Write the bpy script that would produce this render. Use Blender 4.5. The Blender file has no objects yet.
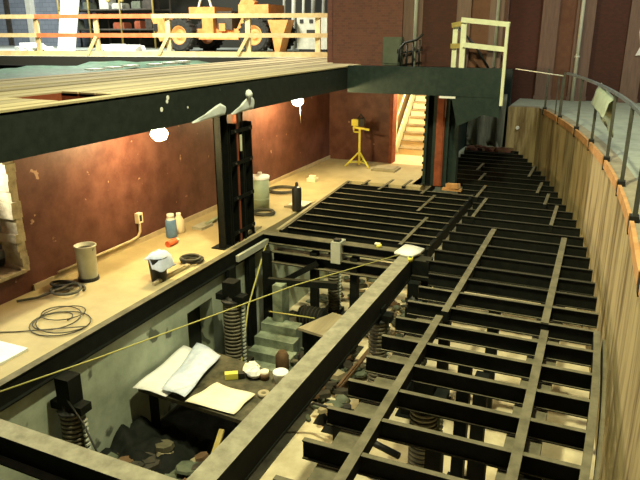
import bpy, bmesh, math, random
from mathutils import Vector, Matrix
random.seed(7)
PI = math.pi
SC = bpy.context.scene
COL = SC.collection

# ------------------------------------------------------------ camera
CAM_H = 3.2
cam = bpy.data.cameras.new('camera')
cam.sensor_width = 36.0
cam.lens = 640.0 / 640.0 * 36.0
cam.clip_end = 200
camo = bpy.data.objects.new('camera', cam)
COL.objects.link(camo)
camo.location = (0, 0, CAM_H)
camo.rotation_euler = (PI / 2 - math.radians(18.004), 0, math.radians(23.456))
SC.camera = camo

# ------------------------------------------------------------ world and exposure
W = bpy.data.worlds.new('hall_ambient')
SC.world = W
W.use_nodes = True
W.node_tree.nodes['Background'].inputs[0].default_value = (0.95, 0.95, 0.74, 1)
W.node_tree.nodes['Background'].inputs[1].default_value = 0.06
SC.view_settings.view_transform = 'Standard'
SC.view_settings.look = 'None'
SC.view_settings.exposure = 0.0
SC.view_settings.gamma = 1.0
SC.view_settings.use_curve_mapping = False
SC.cycles.max_bounces = 6


def light(name, kind, loc, power, col, size=0.1, rot=None, size_y=None, spot=None):
    l = bpy.data.lights.new(name, kind)
    l.energy = power
    l.color = col
    if kind == 'AREA':
        l.size = size
        if size_y:
            l.shape = 'RECTANGLE'
            l.size_y = size_y
    else:
        l.shadow_soft_size = size
    if spot:
        l.spot_size = math.radians(spot)
        l.spot_blend = 0.6
    o = bpy.data.objects.new(name, l)
    COL.objects.link(o)
    o.location = loc
    if rot:
        o.rotation_euler = rot
    return o


def aim(o, target):
    d = Vector(target) - Vector(o.location)
    o.rotation_euler = d.to_track_quat('-Z', 'Y').to_euler()


# hall work lights high over pit and seats, unseen lights over the stage
l = light('hall_work_light', 'SPOT', (-4.5, 4.5, 9.0), 1900, (0.97, 0.94, 0.54), 0.2, spot=100); aim(l, (0.4, 8.5, 0))
l = light('hall_work_light', 'AREA', (-1.3, 5.2, 9.0), 1150, (0.97, 0.95, 0.58), 0.35); aim(l, (-1.6, 6.0, 0))
l = light('unseen_stage_light', 'AREA', (-12.5, 13.0, 8.5), 2700, (1.0, 0.96, 0.82), 2.0); aim(l, (-11.5, 17, 2.6))
l = light('unseen_stage_light', 'AREA', (-19.0, 18.0, 8.5), 1700, (0.95, 0.98, 1.0), 2.0); aim(l, (-21, 22, 3))  # added unseen light that brightens the leaning sheet and block wall
l = light('seating_work_light', 'AREA', (1.5, 15.0, 8.0), 330, (0.95, 1.0, 0.85), 1.5); aim(l, (0.5, 18, 1.5))

# ------------------------------------------------------------ materials
MATS = {}


def mat(name, c1, c2=None, rough=0.7, scale=6.0, metal=0.0, bump=0.0, stretch=(1, 1, 1), detail=5,
        lo=0.35, hi=0.65, emit=None, estr=0.0, spots=None, alpha=None, trans=0.0, spec=0.3):
    if name in MATS:
        return MATS[name]
    m = bpy.data.materials.new(name)
    m.use_nodes = True
    nt = m.node_tree
    b = nt.nodes['Principled BSDF']
    b.inputs['Roughness'].default_value = rough
    b.inputs['Specular IOR Level'].default_value = spec
    b.inputs['Metallic'].default_value = metal
    b.inputs['Base Color'].default_value = (*c1, 1)
    if trans:
        b.inputs['Transmission Weight'].default_value = trans
    if c2 is not None or bump:
        tc = nt.nodes.new('ShaderNodeTexCoord')
        mp = nt.nodes.new('ShaderNodeMapping')
        mp.inputs['Scale'].default_value = stretch
        nz = nt.nodes.new('ShaderNodeTexNoise')
        nz.inputs['Scale'].default_value = scale
        nz.inputs['Detail'].default_value = detail
        nz.inputs['Roughness'].default_value = 0.65
        nt.links.new(tc.outputs['Object'], mp.inputs['Vector'])
        nt.links.new(mp.outputs['Vector'], nz.inputs['Vector'])
        if c2 is not None:
            r = nt.nodes.new('ShaderNodeValToRGB')
            r.color_ramp.elements[0].position = lo
            r.color_ramp.elements[1].position = hi
            r.color_ramp.elements[0].color = (*c1, 1)
            r.color_ramp.elements[1].color = (*c2, 1)
            nt.links.new(nz.outputs['Fac'], r.inputs['Fac'])
            out = r.outputs['Color']
            if spots:
                sc_, thr, colr = spots
                n2 = nt.nodes.new('ShaderNodeTexNoise')
                n2.inputs['Scale'].default_value = sc_
                n2.inputs['Detail'].default_value = 3
                nt.links.new(tc.outputs['Object'], n2.inputs['Vector'])
                r2 = nt.nodes.new('ShaderNodeValToRGB')
                r2.color_ramp.elements[0].position = thr
                r2.color_ramp.elements[1].position = thr + 0.04
                r2.color_ramp.elements[0].color = (0, 0, 0, 1)
                r2.color_ramp.elements[1].color = (1, 1, 1, 1)
                nt.links.new(n2.outputs['Fac'], r2.inputs['Fac'])
                mx = nt.nodes.new('ShaderNodeMixRGB')
                mx.inputs[2].default_value = (*colr, 1)
                nt.links.new(r2.outputs['Color'], mx.inputs[0])
                nt.links.new(out, mx.inputs[1])
                out = mx.outputs['Color']
            nt.links.new(out, b.inputs['Base Color'])
        if bump:
            bp = nt.nodes.new('ShaderNodeBump')
            bp.inputs['Strength'].default_value = bump
            bp.inputs['Distance'].default_value = 0.02
            nt.links.new(nz.outputs['Fac'], bp.inputs['Height'])
            nt.links.new(bp.outputs['Normal'], b.inputs['Normal'])
    if emit:
        b.inputs['Emission Color'].default_value = (*emit, 1)
        b.inputs['Emission Strength'].default_value = estr
    MATS[name] = m
    return m


def brick_mat(name, a, b2, mortar, sc=4.0, bump=0.3):
    m = bpy.data.materials.new(name)
    m.use_nodes = True
    nt = m.node_tree
    b = nt.nodes['Principled BSDF']
    b.inputs['Roughness'].default_value = 0.85
    tc = nt.nodes.new('ShaderNodeTexCoord')
    mp = nt.nodes.new('ShaderNodeMapping')
    mp.inputs['Rotation'].default_value = (PI / 2, 0, 0)
    br = nt.nodes.new('ShaderNodeTexBrick')
    br.inputs['Color1'].default_value = (*a, 1)
    br.inputs['Color2'].default_value = (*b2, 1)
    br.inputs['Mortar'].default_value = (*mortar, 1)
    br.inputs['Scale'].default_value = sc
    br.inputs['Mortar Size'].default_value = 0.012
    nt.links.new(tc.outputs['Object'], mp.inputs['Vector'])
    nt.links.new(mp.outputs['Vector'], br.inputs['Vector'])
    nt.links.new(br.outputs['Color'], b.inputs['Base Color'])
    MATS[name] = m
    return m


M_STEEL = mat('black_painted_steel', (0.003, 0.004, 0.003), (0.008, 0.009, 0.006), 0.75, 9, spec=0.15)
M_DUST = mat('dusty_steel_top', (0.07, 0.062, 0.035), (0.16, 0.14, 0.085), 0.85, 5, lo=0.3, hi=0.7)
M_DUSTD = mat('darker_dusty_steel', (0.016, 0.015, 0.008), (0.045, 0.04, 0.022), 0.8, 3, lo=0.3, hi=0.7)  # darker dusty tone for the far joists and lower fittings
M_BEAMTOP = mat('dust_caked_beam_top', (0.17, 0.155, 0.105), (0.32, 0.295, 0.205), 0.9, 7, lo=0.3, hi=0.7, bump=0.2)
M_FASCIA = mat('dark_green_black_paint', (0.006, 0.011, 0.008), (0.014, 0.021, 0.015), 0.7, 10,
               spots=(4.0, 0.745, (0.35, 0.38, 0.33)))
M_GREENST = mat('dark_green_steel', (0.008, 0.019, 0.016), (0.018, 0.032, 0.026), 0.6, 8)
M_FLOOR = mat('dusty_plywood_floor', (0.33, 0.27, 0.135), (0.47, 0.39, 0.21), 0.85, 1.6, lo=0.3, hi=0.75, bump=0.05)
M_PITDARK = mat('dark_pit_concrete', (0.018, 0.016, 0.010), (0.06, 0.055, 0.035), 0.9, 3, bump=0.2)  # darker concrete tone for the left part of the pit floor
M_PITFLOOR = mat('pit_concrete_floor', (0.50, 0.41, 0.24), (0.72, 0.62, 0.40), 0.9, 2.2, bump=0.15)
M_REDWALL = mat('oxblood_painted_concrete', (0.080, 0.028, 0.020), (0.150, 0.062, 0.045), 0.5, 2.4, bump=0.15,
                spots=(5.5, 0.70, (0.42, 0.26, 0.17)))
M_PITWALL = mat('pale_green_concrete', (0.27, 0.31, 0.22), (0.44, 0.48, 0.36), 0.9, 1.8, bump=0.25,
                spots=(2.6, 0.66, (0.11, 0.12, 0.09)))
M_CURVE = mat('streaked_plaster', (0.15, 0.10, 0.042), (0.42, 0.33, 0.165), 0.85, 1.7, stretch=(2.0, 2.0, 0.24),
              lo=0.36, hi=0.54, bump=0.25)
M_CURVETOP = mat('concrete_kerb', (0.22, 0.19, 0.13), (0.32, 0.28, 0.19), 0.9, 4)
M_AUDFLOOR = mat('grey_green_concrete', (0.28, 0.31, 0.25), (0.36, 0.39, 0.32), 0.85, 3)
M_PLANK = mat('pale_pine_plank', (0.34, 0.28, 0.15), (0.47, 0.40, 0.23), 0.8, 3, stretch=(1, 0.1, 1))
M_PLANK2 = mat('weathered_pine_plank', (0.24, 0.20, 0.115), (0.38, 0.32, 0.19), 0.8, 3, stretch=(1, 0.1, 1))
M_TIMBER = mat('yellow_pine_timber', (0.52, 0.38, 0.17), (0.64, 0.50, 0.25), 0.7, 6)
M_ORANGE = mat('orange_painted_rail', (0.62, 0.13, 0.04), (0.72, 0.19, 0.07), 0.6, 6)
M_CREAM = mat('cream_painted_wood', (0.60, 0.62, 0.40), (0.70, 0.72, 0.50), 0.6, 8)
M_OCHRE = mat('ochre_wood', (0.26, 0.20, 0.05), (0.36, 0.28, 0.08), 0.7, 8)
M_MACH = mat('orange_machine_paint', (0.50, 0.20, 0.05), (0.62, 0.29, 0.09), 0.5, 5)
M_TYRE = mat('black_rubber', (0.012, 0.012, 0.010), (0.03, 0.03, 0.025), 0.9, 12)
M_GREY = mat('grey_machine_panel', (0.32, 0.33, 0.26), (0.42, 0.42, 0.33), 0.6, 7)
M_DARK = mat('dark_scaffold_steel', (0.03, 0.028, 0.02), (0.06, 0.05, 0.035), 0.6, 9)
M_BLOCK = brick_mat('grey_block', (0.16, 0.19, 0.22), (0.20, 0.23, 0.26), (0.11, 0.13, 0.15), 1.2)
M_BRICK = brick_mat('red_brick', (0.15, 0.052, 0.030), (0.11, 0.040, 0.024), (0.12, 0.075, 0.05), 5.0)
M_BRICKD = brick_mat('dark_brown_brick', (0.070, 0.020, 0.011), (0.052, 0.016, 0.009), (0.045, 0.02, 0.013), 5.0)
M_PILAST = mat('mauve_brown_plaster', (0.14, 0.088, 0.068), (0.18, 0.115, 0.088), 0.85, 5, stretch=(3, 3, 0.4))
M_PANELB = mat('brown_panel', (0.115, 0.050, 0.028), (0.15, 0.07, 0.04), 0.8, 4)
M_WHITE = mat('white_plastic', (0.70, 0.71, 0.64), (0.80, 0.80, 0.74), 0.55, 6)
M_PAPER = mat('white_drawing_paper', (0.70, 0.68, 0.66), (0.82, 0.80, 0.74), 0.8, 5)
M_PAPERC = mat('cream_paper', (0.80, 0.70, 0.48), (0.86, 0.78, 0.58), 0.8, 4)
M_TARP = mat('pale_plastic_sheet', (0.50, 0.55, 0.52), (0.66, 0.70, 0.66), 0.5, 5)
M_GREENTARP = mat('green_tarpaulin', (0.03, 0.075, 0.05), (0.07, 0.15, 0.10), 0.5, 5)
M_GREYTARP = mat('grey_green_tarpaulin', (0.12, 0.13, 0.09), (0.25, 0.26, 0.19), 0.7, 4, stretch=(3, 3, 0.4))
M_YELLOW = mat('yellow_paint', (0.66, 0.60, 0.06), (0.76, 0.68, 0.12), 0.5, 6)
M_CABLE = mat('grey_rubber_cable', (0.05, 0.048, 0.034), (0.09, 0.085, 0.06), 0.7, 8)
M_CORD = mat('yellow_string', (0.42, 0.38, 0.11), None, 0.8)
M_CONDUIT = mat('dusty_conduit', (0.45, 0.38, 0.24), (0.55, 0.46, 0.30), 0.7, 6)
M_BLUE = mat('blue_label', (0.10, 0.20, 0.38), (0.16, 0.28, 0.46), 0.5, 6)
M_RED = mat('red_orange_plastic', (0.62, 0.10, 0.03), (0.70, 0.15, 0.05), 0.5, 6)
M_GGREEN = mat('grey_green_metal', (0.25, 0.30, 0.20), (0.32, 0.37, 0.25), 0.6, 5)
M_CABIN = mat('dull_green_grey_paint', (0.085, 0.10, 0.065), (0.11, 0.125, 0.085), 0.7, 5)
M_RAG = mat('pale_blue_rag', (0.50, 0.55, 0.66), (0.68, 0.72, 0.80), 0.9, 8)
M_BROWNST = mat('rust_red_primer', (0.17, 0.040, 0.015), (0.26, 0.070, 0.028), 0.7, 6)
M_SPIRAL = mat('dull_brass_band', (0.10, 0.09, 0.06), (0.20, 0.18, 0.12), 0.55, 9)
M_NEARBLACK = mat('gap_shade_and_wall_black', (0.02, 0.02, 0.013), None, 0.8)  # near black for the slab-edge shadow gap and the stage back wall
M_RUBBLE = mat('mixed_rubble', (0.04, 0.037, 0.02), (0.12, 0.105, 0.06), 0.95, 5)
M_RUBGR = mat('greenish_rubble', (0.055, 0.065, 0.04), (0.12, 0.135, 0.09), 0.95, 5)
M_RUBBR = mat('brown_rubble', (0.08, 0.045, 0.02), (0.17, 0.10, 0.05), 0.95, 5)
M_BLUEGREY = mat('blue_grey_rail', (0.07, 0.085, 0.09), (0.11, 0.125, 0.125), 0.6, 5)
M_POST = mat('dark_rail_post', (0.045, 0.045, 0.032), (0.08, 0.08, 0.06), 0.6, 8)
M_ORBOARD = mat('orange_brown_board', (0.40, 0.20, 0.07), (0.55, 0.30, 0.12), 0.8, 5)
M_PIPE = mat('pale_grey_pipe', (0.52, 0.54, 0.44), (0.62, 0.63, 0.52), 0.5, 5)
M_STAIR = mat('cream_stair_concrete', (0.72, 0.60, 0.36), (0.80, 0.70, 0.46), 0.8, 3)
M_STWALL = mat('ochre_plaster', (0.66, 0.42, 0.16), (0.76, 0.52, 0.24), 0.8, 4)
M_BULB = mat('glowing_bulb', (1, 0.9, 0.6), None, 0.5, emit=(1.0, 0.78, 0.36), estr=560)
M_BUCKET = mat('dusty_white_pail', (0.55, 0.58, 0.50), (0.68, 0.70, 0.62), 0.6, 4)
M_MORTAR = mat('rough_cream_mortar', (0.24, 0.20, 0.12), (0.46, 0.40, 0.26), 0.95, 6, bump=0.6)
M_SOCKET = mat('black_plastic', (0.015, 0.015, 0.012), None, 0.5)


# ------------------------------------------------------------ mesh helpers
class MB:
    def __init__(s):
        s.v = []; s.f = []; s.m = []; s.mats = []; s.sm = []

    def mi(s, m):
        if m not in s.mats:
            s.mats.append(m)
        return s.mats.index(m)

    def add(s, vs, fs, m, smooth=False, mx=None):
        n = len(s.v)
        for p in vs:
            s.v.append(tuple(mx @ Vector(p)) if mx else tuple(p))
        k = s.mi(m)
        for i, f in enumerate(fs):
            s.f.append([n + j for j in f]); s.m.append(k); s.sm.append(smooth)

    def box(s, x0, x1, y0, y1, z0, z1, m, top=None, mx=None, bottom=None):
        vs = [(x0, y0, z0), (x1, y0, z0), (x1, y1, z0), (x0, y1, z0), (x0, y0, z1), (x1, y0, z1), (x1, y1, z1), (x0, y1, z1)]
        s.add(vs, [(0, 3, 2, 1), (0, 1, 5, 4), (1, 2, 6, 5), (2, 3, 7, 6), (3, 0, 4, 7)], m, mx=mx)
        n = len(s.v) - 8
        s.f.append([n + 4, n + 5, n + 6, n + 7]); s.m.append(s.mi(top or m)); s.sm.append(False)
        return s

    def bar(s, a, b, w, h, m, top=None):
        """rectangular bar from a to b, w across, h up; a and b on the centre line"""
        a = Vector(a); b = Vector(b); d = b - a; L = d.length
        q = d.normalized()
        side = q.cross(Vector((0, 0, 1)))
        if side.length < 1e-4:
            side = Vector((1, 0, 0))
        side.normalize(); u = side.cross(q)
        mx = Matrix((side, q, u)).transposed().to_4x4(); mx.translation = a
        s.box(-w / 2, w / 2, 0, L, -h / 2, h / 2, m, top, mx)
        return s

    def extr(s, prof, a, b, m, top=None):
        """profile of (side, up) points, counter-clockwise, swept from a to b; top-facing edges take 'top'"""
        a = Vector(a); b = Vector(b); q = (b - a).normalized()
        side = q.cross(Vector((0, 0, 1)))
        if side.length < 1e-4:
            side = Vector((1, 0, 0))
        side.normalize(); u = side.cross(q)
        n = len(prof); base = len(s.v)
        for P in (a, b):
            for (x, z) in prof:
                s.v.append(tuple(P + side * x + u * z))
        for i in range(n):
            j = (i + 1) % n
            up = prof[j][0] < prof[i][0] - 1e-6 and abs(prof[j][1] - prof[i][1]) < 1e-6
            s.f.append([base + i, base + n + i, base + n + j, base + j][::-1])
            s.m.append(s.mi(top if (up and top) else m)); s.sm.append(False)
        s.f.append([base + i for i in range(n)]); s.m.append(s.mi(m)); s.sm.append(False)
        s.f.append([base + n + i for i in range(n)][::-1]); s.m.append(s.mi(m)); s.sm.append(False)
        return s

    def ibeam(s, a, b, w, h, m, top=None, t=0.014):
        """a, b are on the top centre line"""
        p = [(-w / 2, -h), (w / 2, -h), (w / 2, -h + t), (t / 2, -h + t), (t / 2, -t), (w / 2, -t), (w / 2, 0), (-w / 2, 0),
             (-w / 2, -t), (-t / 2, -t), (-t / 2, -h + t), (-w / 2, -h + t)]
        return s.extr(p, a, b, m, top)

    def tube(s, pts, r, m, n=8, cap=True):
        pts = [Vector(p) for p in pts]
        base = len(s.v); ref = None
        for i, p in enumerate(pts):
            d = (pts[min(i + 1, len(pts) - 1)] - pts[max(i - 1, 0)])
            if d.length < 1e-9:
                d = Vector((0, 0, 1))
            d.normalize()
            if ref is None:
                ref = d.cross(Vector((0, 0, 1)))
                if ref.length < 1e-3:
                    ref = Vector((1, 0, 0))
            ref = (ref - d * ref.dot(d))
            if ref.length < 1e-4:
                ref = d.orthogonal()
            ref.normalize(); o = d.cross(ref)
            rr = r[i] if isinstance(r, (list, tuple)) else r
            for k in range(n):
                t = 2 * PI * k / n
                s.v.append(tuple(p + ref * math.cos(t) * rr + o * math.sin(t) * rr))
        k_ = s.mi(m)
        for i in range(len(pts) - 1):
            for k in range(n):
                a = base + i * n + k; b = base + i * n + (k + 1) % n
                s.f.append([a, b, b + n, a + n]); s.m.append(k_); s.sm.append(True)
        if cap:
            s.f.append([base + k for k in range(n)][::-1]); s.m.append(k_); s.sm.append(False)
            e = base + (len(pts) - 1) * n
            s.f.append([e + k for k in range(n)]); s.m.append(k_); s.sm.append(False)
        return s

    def lathe(s, prof, c, m, n=20, axis='z', close=False):
        base = len(s.v); c = Vector(c)
        for (r, z) in prof:
            for k in range(n):
                t = 2 * PI * k / n
                a, b = math.cos(t) * r, math.sin(t) * r
                p = (a, b, z) if axis == 'z' else ((z, a, b) if axis == 'x' else (b, z, a))
                s.v.append(tuple(c + Vector(p)))
        k_ = s.mi(m)
        for i in range(len(prof) - 1):
            for k in range(n):
                a = base + i * n + k; b = base + i * n + (k + 1) % n
                s.f.append([a, b, b + n, a + n]); s.m.append(k_); s.sm.append(abs(prof[i][0] - prof[i + 1][0]) < 0.6 * abs(prof[i][1] - prof[i + 1][1]) + 1e-9)
        return s

    def build(s, name, parent=None):
        me = bpy.data.meshes.new(name)
        me.from_pydata(s.v, [], s.f)
        for m in s.mats:
            me.materials.append(m)
        me.polygons.foreach_set('material_index', s.m)
        me.polygons.foreach_set('use_smooth', s.sm)
        me.update()
        bm = bmesh.new(); bm.from_mesh(me)
        bmesh.ops.recalc_face_normals(bm, faces=bm.faces)
        bm.to_mesh(me); bm.free()
        o = bpy.data.objects.new(name, me)
        COL.objects.link(o)
        if parent:
            o.parent = parent
            o.matrix_parent_inverse = Matrix.Translation(-Vector(parent.location))if parent.type == 'EMPTY' else Matrix()
        return o


def tag(o, label, cat, group=None):
    o['label'] = label; o['category'] = cat
    if group:
        o['group'] = group
    return o


def thing(name, label, cat, loc=(0, 0, 0), group=None):
    """Empty at the thing's base; parts are given in world coordinates and keep their place."""
    o = bpy.data.objects.new(name, None)
    COL.objects.link(o)
    o.location = loc
    o.empty_display_size = 0.2
    return tag(o, label, cat, group)


def struct(o):
    o['kind'] = 'structure'
    return o


def sheet(pts_grid, m, thick=0.006):
    """grid of points [[...],[...]] turned into a thin two-sided sheet"""
    b = MB(); R = len(pts_grid); C = len(pts_grid[0])
    vs = [p for row in pts_grid for p in row]
    n = len(vs)
    vs2 = vs + [(p[0], p[1], p[2] - thick) for p in vs]
    fs = []
    for i in range(R - 1):
        for j in range(C - 1):
            a = i * C + j
            fs.append((a, a + 1, a + C + 1, a + C))
            fs.append((n + a, n + a + C, n + a + C + 1, n + a + 1))
    def edge(a, c):
        fs.append((a, n + a, n + c, c))
    for j in range(C - 1):
        edge(j, j + 1); edge((R - 1) * C + j + 1, (R - 1) * C + j)
    for i in range(R - 1):
        edge((i + 1) * C, i * C); edge(i * C + C - 1, (i + 1) * C + C - 1)
    b.add(vs2, fs, m, smooth=True)
    return b


# ============================================================ SETTING
def wallX(Y):      # inner face of the curved pit wall
    return 0.477 - (Y - 6.3) ** 2 / 77.2 if Y > 6.3 else 0.477 + (6.3 - Y) * 0.035


def gridX(Y):      # ends of the joists that follow the curve
    return 0.30 - (Y - 6.3) ** 2 / 68.0


PIT_Z = -1.8
DECK = 2.53
AUD = 1.2

# pit floor
b = MB(); b.box(-5.2, 1.0, -0.5, 20.0, PIT_Z - 0.2, PIT_Z, M_PITFLOOR)
struct(b.build('floor_pit'))
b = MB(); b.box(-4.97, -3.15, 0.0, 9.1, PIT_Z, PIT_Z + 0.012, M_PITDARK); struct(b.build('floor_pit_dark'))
# trap room floor (slab beside the pit)
b = MB(); b.box(-10.5, -5.005, 0.5, 13.3, -0.25, 0.0, M_FLOOR)
b.box(-10.5, -3.4, 13.3, 15.6, -0.25, 0.0, M_FLOOR)
struct(b.build('floor_trap_room'))
# pit wall under the slab edge, with two dark service openings
b = MB()
for (y0, y1, z0, z1) in ((-0.5, 3.7, PIT_Z, -0.25), (3.7, 4.05, PIT_Z, -0.25), (4.05, 6.35, PIT_Z, -0.25), (6.35, 6.78, PIT_Z, -0.25), (6.78, 7.42, PIT_Z, -1.42),
                         (6.78, 7.42, -0.55, -0.25), (7.42, 9.6, PIT_Z, -0.25), (9.6, 13.3, PIT_Z, -0.25)):
    b.box(-5.2, -4.97, y0, y1, z0, z1, M_PITWALL)
b.box(-5.26, -5.2, 6.5, 7.7, PIT_Z, -0.25, M_SOCKET)  # black backing panel paints in the darkness inside the opening
struct(b.build('wall_pit_left'))
b = MB(); b.box(-3.5, -2.0, 19.3, 19.5, PIT_Z, 0.0, M_PITWALL)
b.box(-5.2, -3.45, 13.3, 13.5, PIT_Z, -0.25, M_PITWALL)
b.box(-3.65, -3.45, 13.5, 19.5, PIT_Z, 0.0, M_PITWALL)
struct(b.build('wall_pit_far'))

# curved wall between the pit and the seats
b = MB()
N = 60; Ys = [-1.0 + 20.0 * i / N for i in range(N + 1)]
vs = []
for Y in Ys:
    x = wallX(Y)
    vs += [(x, Y, PIT_Z), (x, Y, AUD), (x + 0.28, Y, AUD), (x + 0.28, Y, PIT_Z)]
fs = []; 
for i in range(N):
    a = i * 4
    fs.append((a, a + 4, a + 5, a + 1)); fs.append((a + 2, a + 6, a + 7, a + 3))
b.add(vs, fs, M_CURVE)
b.add(vs, [(i * 4 + 1, i * 4 + 5, i * 4 + 6, i * 4 + 2) for i in range(N)], M_CURVETOP)
b.add(vs, [(0, 1, 2, 3), (N * 4, N * 4 + 3, N * 4 + 2, N * 4 + 1)], M_CURVE)
struct(b.build('wall_right'))
# return pier at the far end of the curved wall
b = MB(); b.box(-2.42, wallX(19.0) + 0.02, 18.95, 19.3, PIT_Z, AUD, M_CURVE, M_CURVETOP)
struct(b.build('wall_end_pier'))

# auditorium floor
b = MB(); vs = []
for Y in Ys:
    vs += [(wallX(Y) + 0.28, Y, AUD - 0.001), (5.5, Y, AUD - 0.001), (wallX(Y) + 0.28, Y, AUD - 0.2), (5.5, Y, AUD - 0.2)]
fs = []
for i in range(N):
    a = i * 4
    fs += [(a, a + 1, a + 5, a + 4), (a + 2, a + 6, a + 7, a + 3)]
b.add(vs, fs, M_AUDFLOOR)
b.box(-2.42, 5.5, 19.0, 21.5, AUD - 0.2, AUD - 0.002, M_AUDFLOOR)
struct(b.build('floor_auditorium'))

# back wall of the auditorium with its pilasters
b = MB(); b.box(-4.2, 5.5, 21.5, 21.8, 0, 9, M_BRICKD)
wb = struct(b.build('wall_back'))
for (x0, x1, d, m) in ((-2.98, -3.32, 0.10, M_PILAST), (-1.98, -1.50, 0.16, M_PILAST), (-1.50, -1.02, 0.06, M_PANELB), (-1.02, -0.50, 0.16, M_PILAST),
                       (0.42, 0.92, 0.16, M_PILAST), (2.2, 2.9, 0.16, M_PILAST), (2.9, 3.4, 0.06, M_PANELB), (3.4, 3.9, 0.16, M_PILAST)):
    b = MB(); b.box(min(x0, x1), max(x0, x1), 21.5 - d, 21.5, AUD, 9, m)
    b.box(min(x0, x1) - 0.02, max(x0, x1) + 0.02, 21.47 - d, 21.5, AUD, AUD + 0.12, m)
    b.build('pilaster', wb)

# proscenium brick wall above the stage deck
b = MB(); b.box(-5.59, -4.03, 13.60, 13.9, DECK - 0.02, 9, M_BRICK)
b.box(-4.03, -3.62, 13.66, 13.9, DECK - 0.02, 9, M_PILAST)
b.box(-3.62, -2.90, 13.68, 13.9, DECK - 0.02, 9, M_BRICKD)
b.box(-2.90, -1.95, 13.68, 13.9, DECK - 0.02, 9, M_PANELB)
wp = struct(b.build('wall_proscenium'))
for (x0, x1) in ((-2.90, -2.62), (-2.25, -1.98)):
    b = MB(); b.box(x0, x1, 13.58, 13.68, DECK - 0.02, 9, M_PILAST); b.build('pilaster', wp)
b = MB(); b.box(-5.85, -5.60, 13.9, 26, DECK, 9, M_BRICK); struct(b.build('wall_wing'))

# trap room walls
b = MB()
b.box(-6.75, -6.5, 5.55, 15.85, 0, 2.15, M_REDWALL)
b.box(-6.75, -6.5, 2.0, 5.55, 0, 0.30, M_REDWALL)
b.box(-6.75, -6.5, 2.0, 5.55, 1.95, 2.15, M_REDWALL)
wl = struct(b.build('wall_left'))
b = MB()   # ragged broken jamb of the opening
random.seed(3)
z = 0.3
while z < 1.95:
    h = random.uniform(0.06, 0.14)
    w = random.uniform(0.09, 0.15)
    b.box(-6.74 + random.uniform(-0.02, 0), -6.47 + random.uniform(-0.02, 0.02), 5.56 - w, 5.57, z, min(z + h, 1.95), M_MORTAR)
    z += h
b.build('broken_jamb', wl)
b = MB(); b.box(-6.8, -6.44, 2.0, 5.5, 0.30, 0.34, M_MORTAR); b.build('sill', wl)
b = MB()
b.box(-6.6, -4.82, 15.6, 15.85, 0, 2.5, M_REDWALL)
b.box(-3.62, -3.4, 15.6, 15.85, 0, 2.5, M_REDWALL)
b.box(-4.82, -3.62, 15.6, 15.85, 2.15, 2.5, M_REDWALL)
struct(b.build('wall_trap_back'))
b = MB(); b.box(-4.84, -4.76, 15.55, 15.88, 0, 2.15, M_BROWNST); b.box(-3.66, -3.60, 15.55, 15.88, 0, 2.15, M_BROWNST)
b.box(-4.76, -3.66, 15.55, 15.88, 2.09, 2.17, M_BROWNST)
struct(b.build('door_1'))
b = MB(); b.box(-6.495, -6.47, 5.6, 15.6, 0, 0.08, M_CONDUIT); struct(b.build('baseboard_left'))

# stairwell behind the doorway
b = MB()
b.box(-5.55, -5.35, 15.85, 21, 0, 2.9, M_STWALL)
b.box(-3.66, -3.60, 15.85, 19.6, 0, 2.2, M_STWALL); b.box(-3.60, -3.55, 15.85, 19.6, 0, 2.2, M_GREENST); b.box(-3.6, -2.44, 19.3, 19.5, 0, 2.2, M_GREENST)
b.box(-5.4, -3.6, 20.8, 21.0, 0, 2.9, M_STAIR)
struct(b.build('wall_stairwell'))
b = MB(); b.box(-5.35, -3.66, 15.6, 21, -0.2, 0.0, M_STAIR); struct(b.build('floor_stairwell'))
st = thing('staircase', 'brightly lit cream stairs climbing away behind the doorway at the back', 'stairs', (-4.3, 16.9, 0))
for i in range(12):
    b = MB(); b.box(-4.98, -3.68, 16.9 + 0.22 * i, 16.9 + 0.22 * (i + 1), 0.0 if i == 0 else 0.185 * i - 0.05, 0.185 * (i + 1) - 0.03, M_STAIR)
    b.box(-4.98, -3.68, 16.87 + 0.22 * i, 16.9 + 0.22 * (i + 1), 0.185 * (i + 1) - 0.03, 0.185 * (i + 1), M_PLANK2)
    b.build('step', st)
b = MB(); b.bar((-5.02, 16.75, 0.16), (-5.02, 19.4, 2.4), 0.05, 0.30, M_CREAM); b.build('stringer', st)
b = MB(); b.tube([(-5.05, 16.8, 0.95), (-5.05, 18.8, 2.6)], 0.025, M_CREAM)
b.tube([(-5.05, 16.85, 0.15), (-5.05, 16.85, 1.0)], 0.02, M_CREAM); b.build('handrail', st)
light('stairwell_lamp', 'POINT', (-4.25, 16.5, 2.3), 330, (1.0, 0.84, 0.52), 0.15)

# store room seen through the broken opening
b = MB(); b.box(-10.5, -10.3, 2.0, 15, 0, 2.0, M_GREY); b.box(-10.3, -6.75, 9.5, 9.7, 0, 2.0, M_GREY); struct(b.build('wall_store_room'))
t = thing('board_rack', 'rack of pale boards in the store behind the broken wall opening', 'rack', (-7.5, 5.3, 0))
for k, (z0, dx) in enumerate(((0.42, 0.0), (0.62, 0.05), (0.98, 0.0), (1.06, 0.1), (1.40, 0.0), (1.52, 0.06))):
    b = MB(); b.box(-8.6, -6.85 - dx, 4.0, 6.9, z0, z0 + (0.12 if k % 2 == 0 else 0.05), M_WHITE); b.build('board', t)
for (x, y) in ((-6.9, 4.2), (-6.9, 6.6), (-8.5, 4.2), (-8.5, 6.6)):
    b = MB(); b.box(x - 0.04, x + 0.04, y - 0.04, y + 0.04, 0, 1.9, M_DARK); b.build('upright', t)
b = MB(); b.bar((-6.83, 4.2, 0.5), (-6.83, 6.6, 0.8), 0.04, 0.07, M_OCHRE); b.build('brace', t)
light('store_room_lamp', 'POINT', (-7.05, 4.6, 1.85), 260, (0.98, 1.0, 0.85), 0.1)

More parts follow.
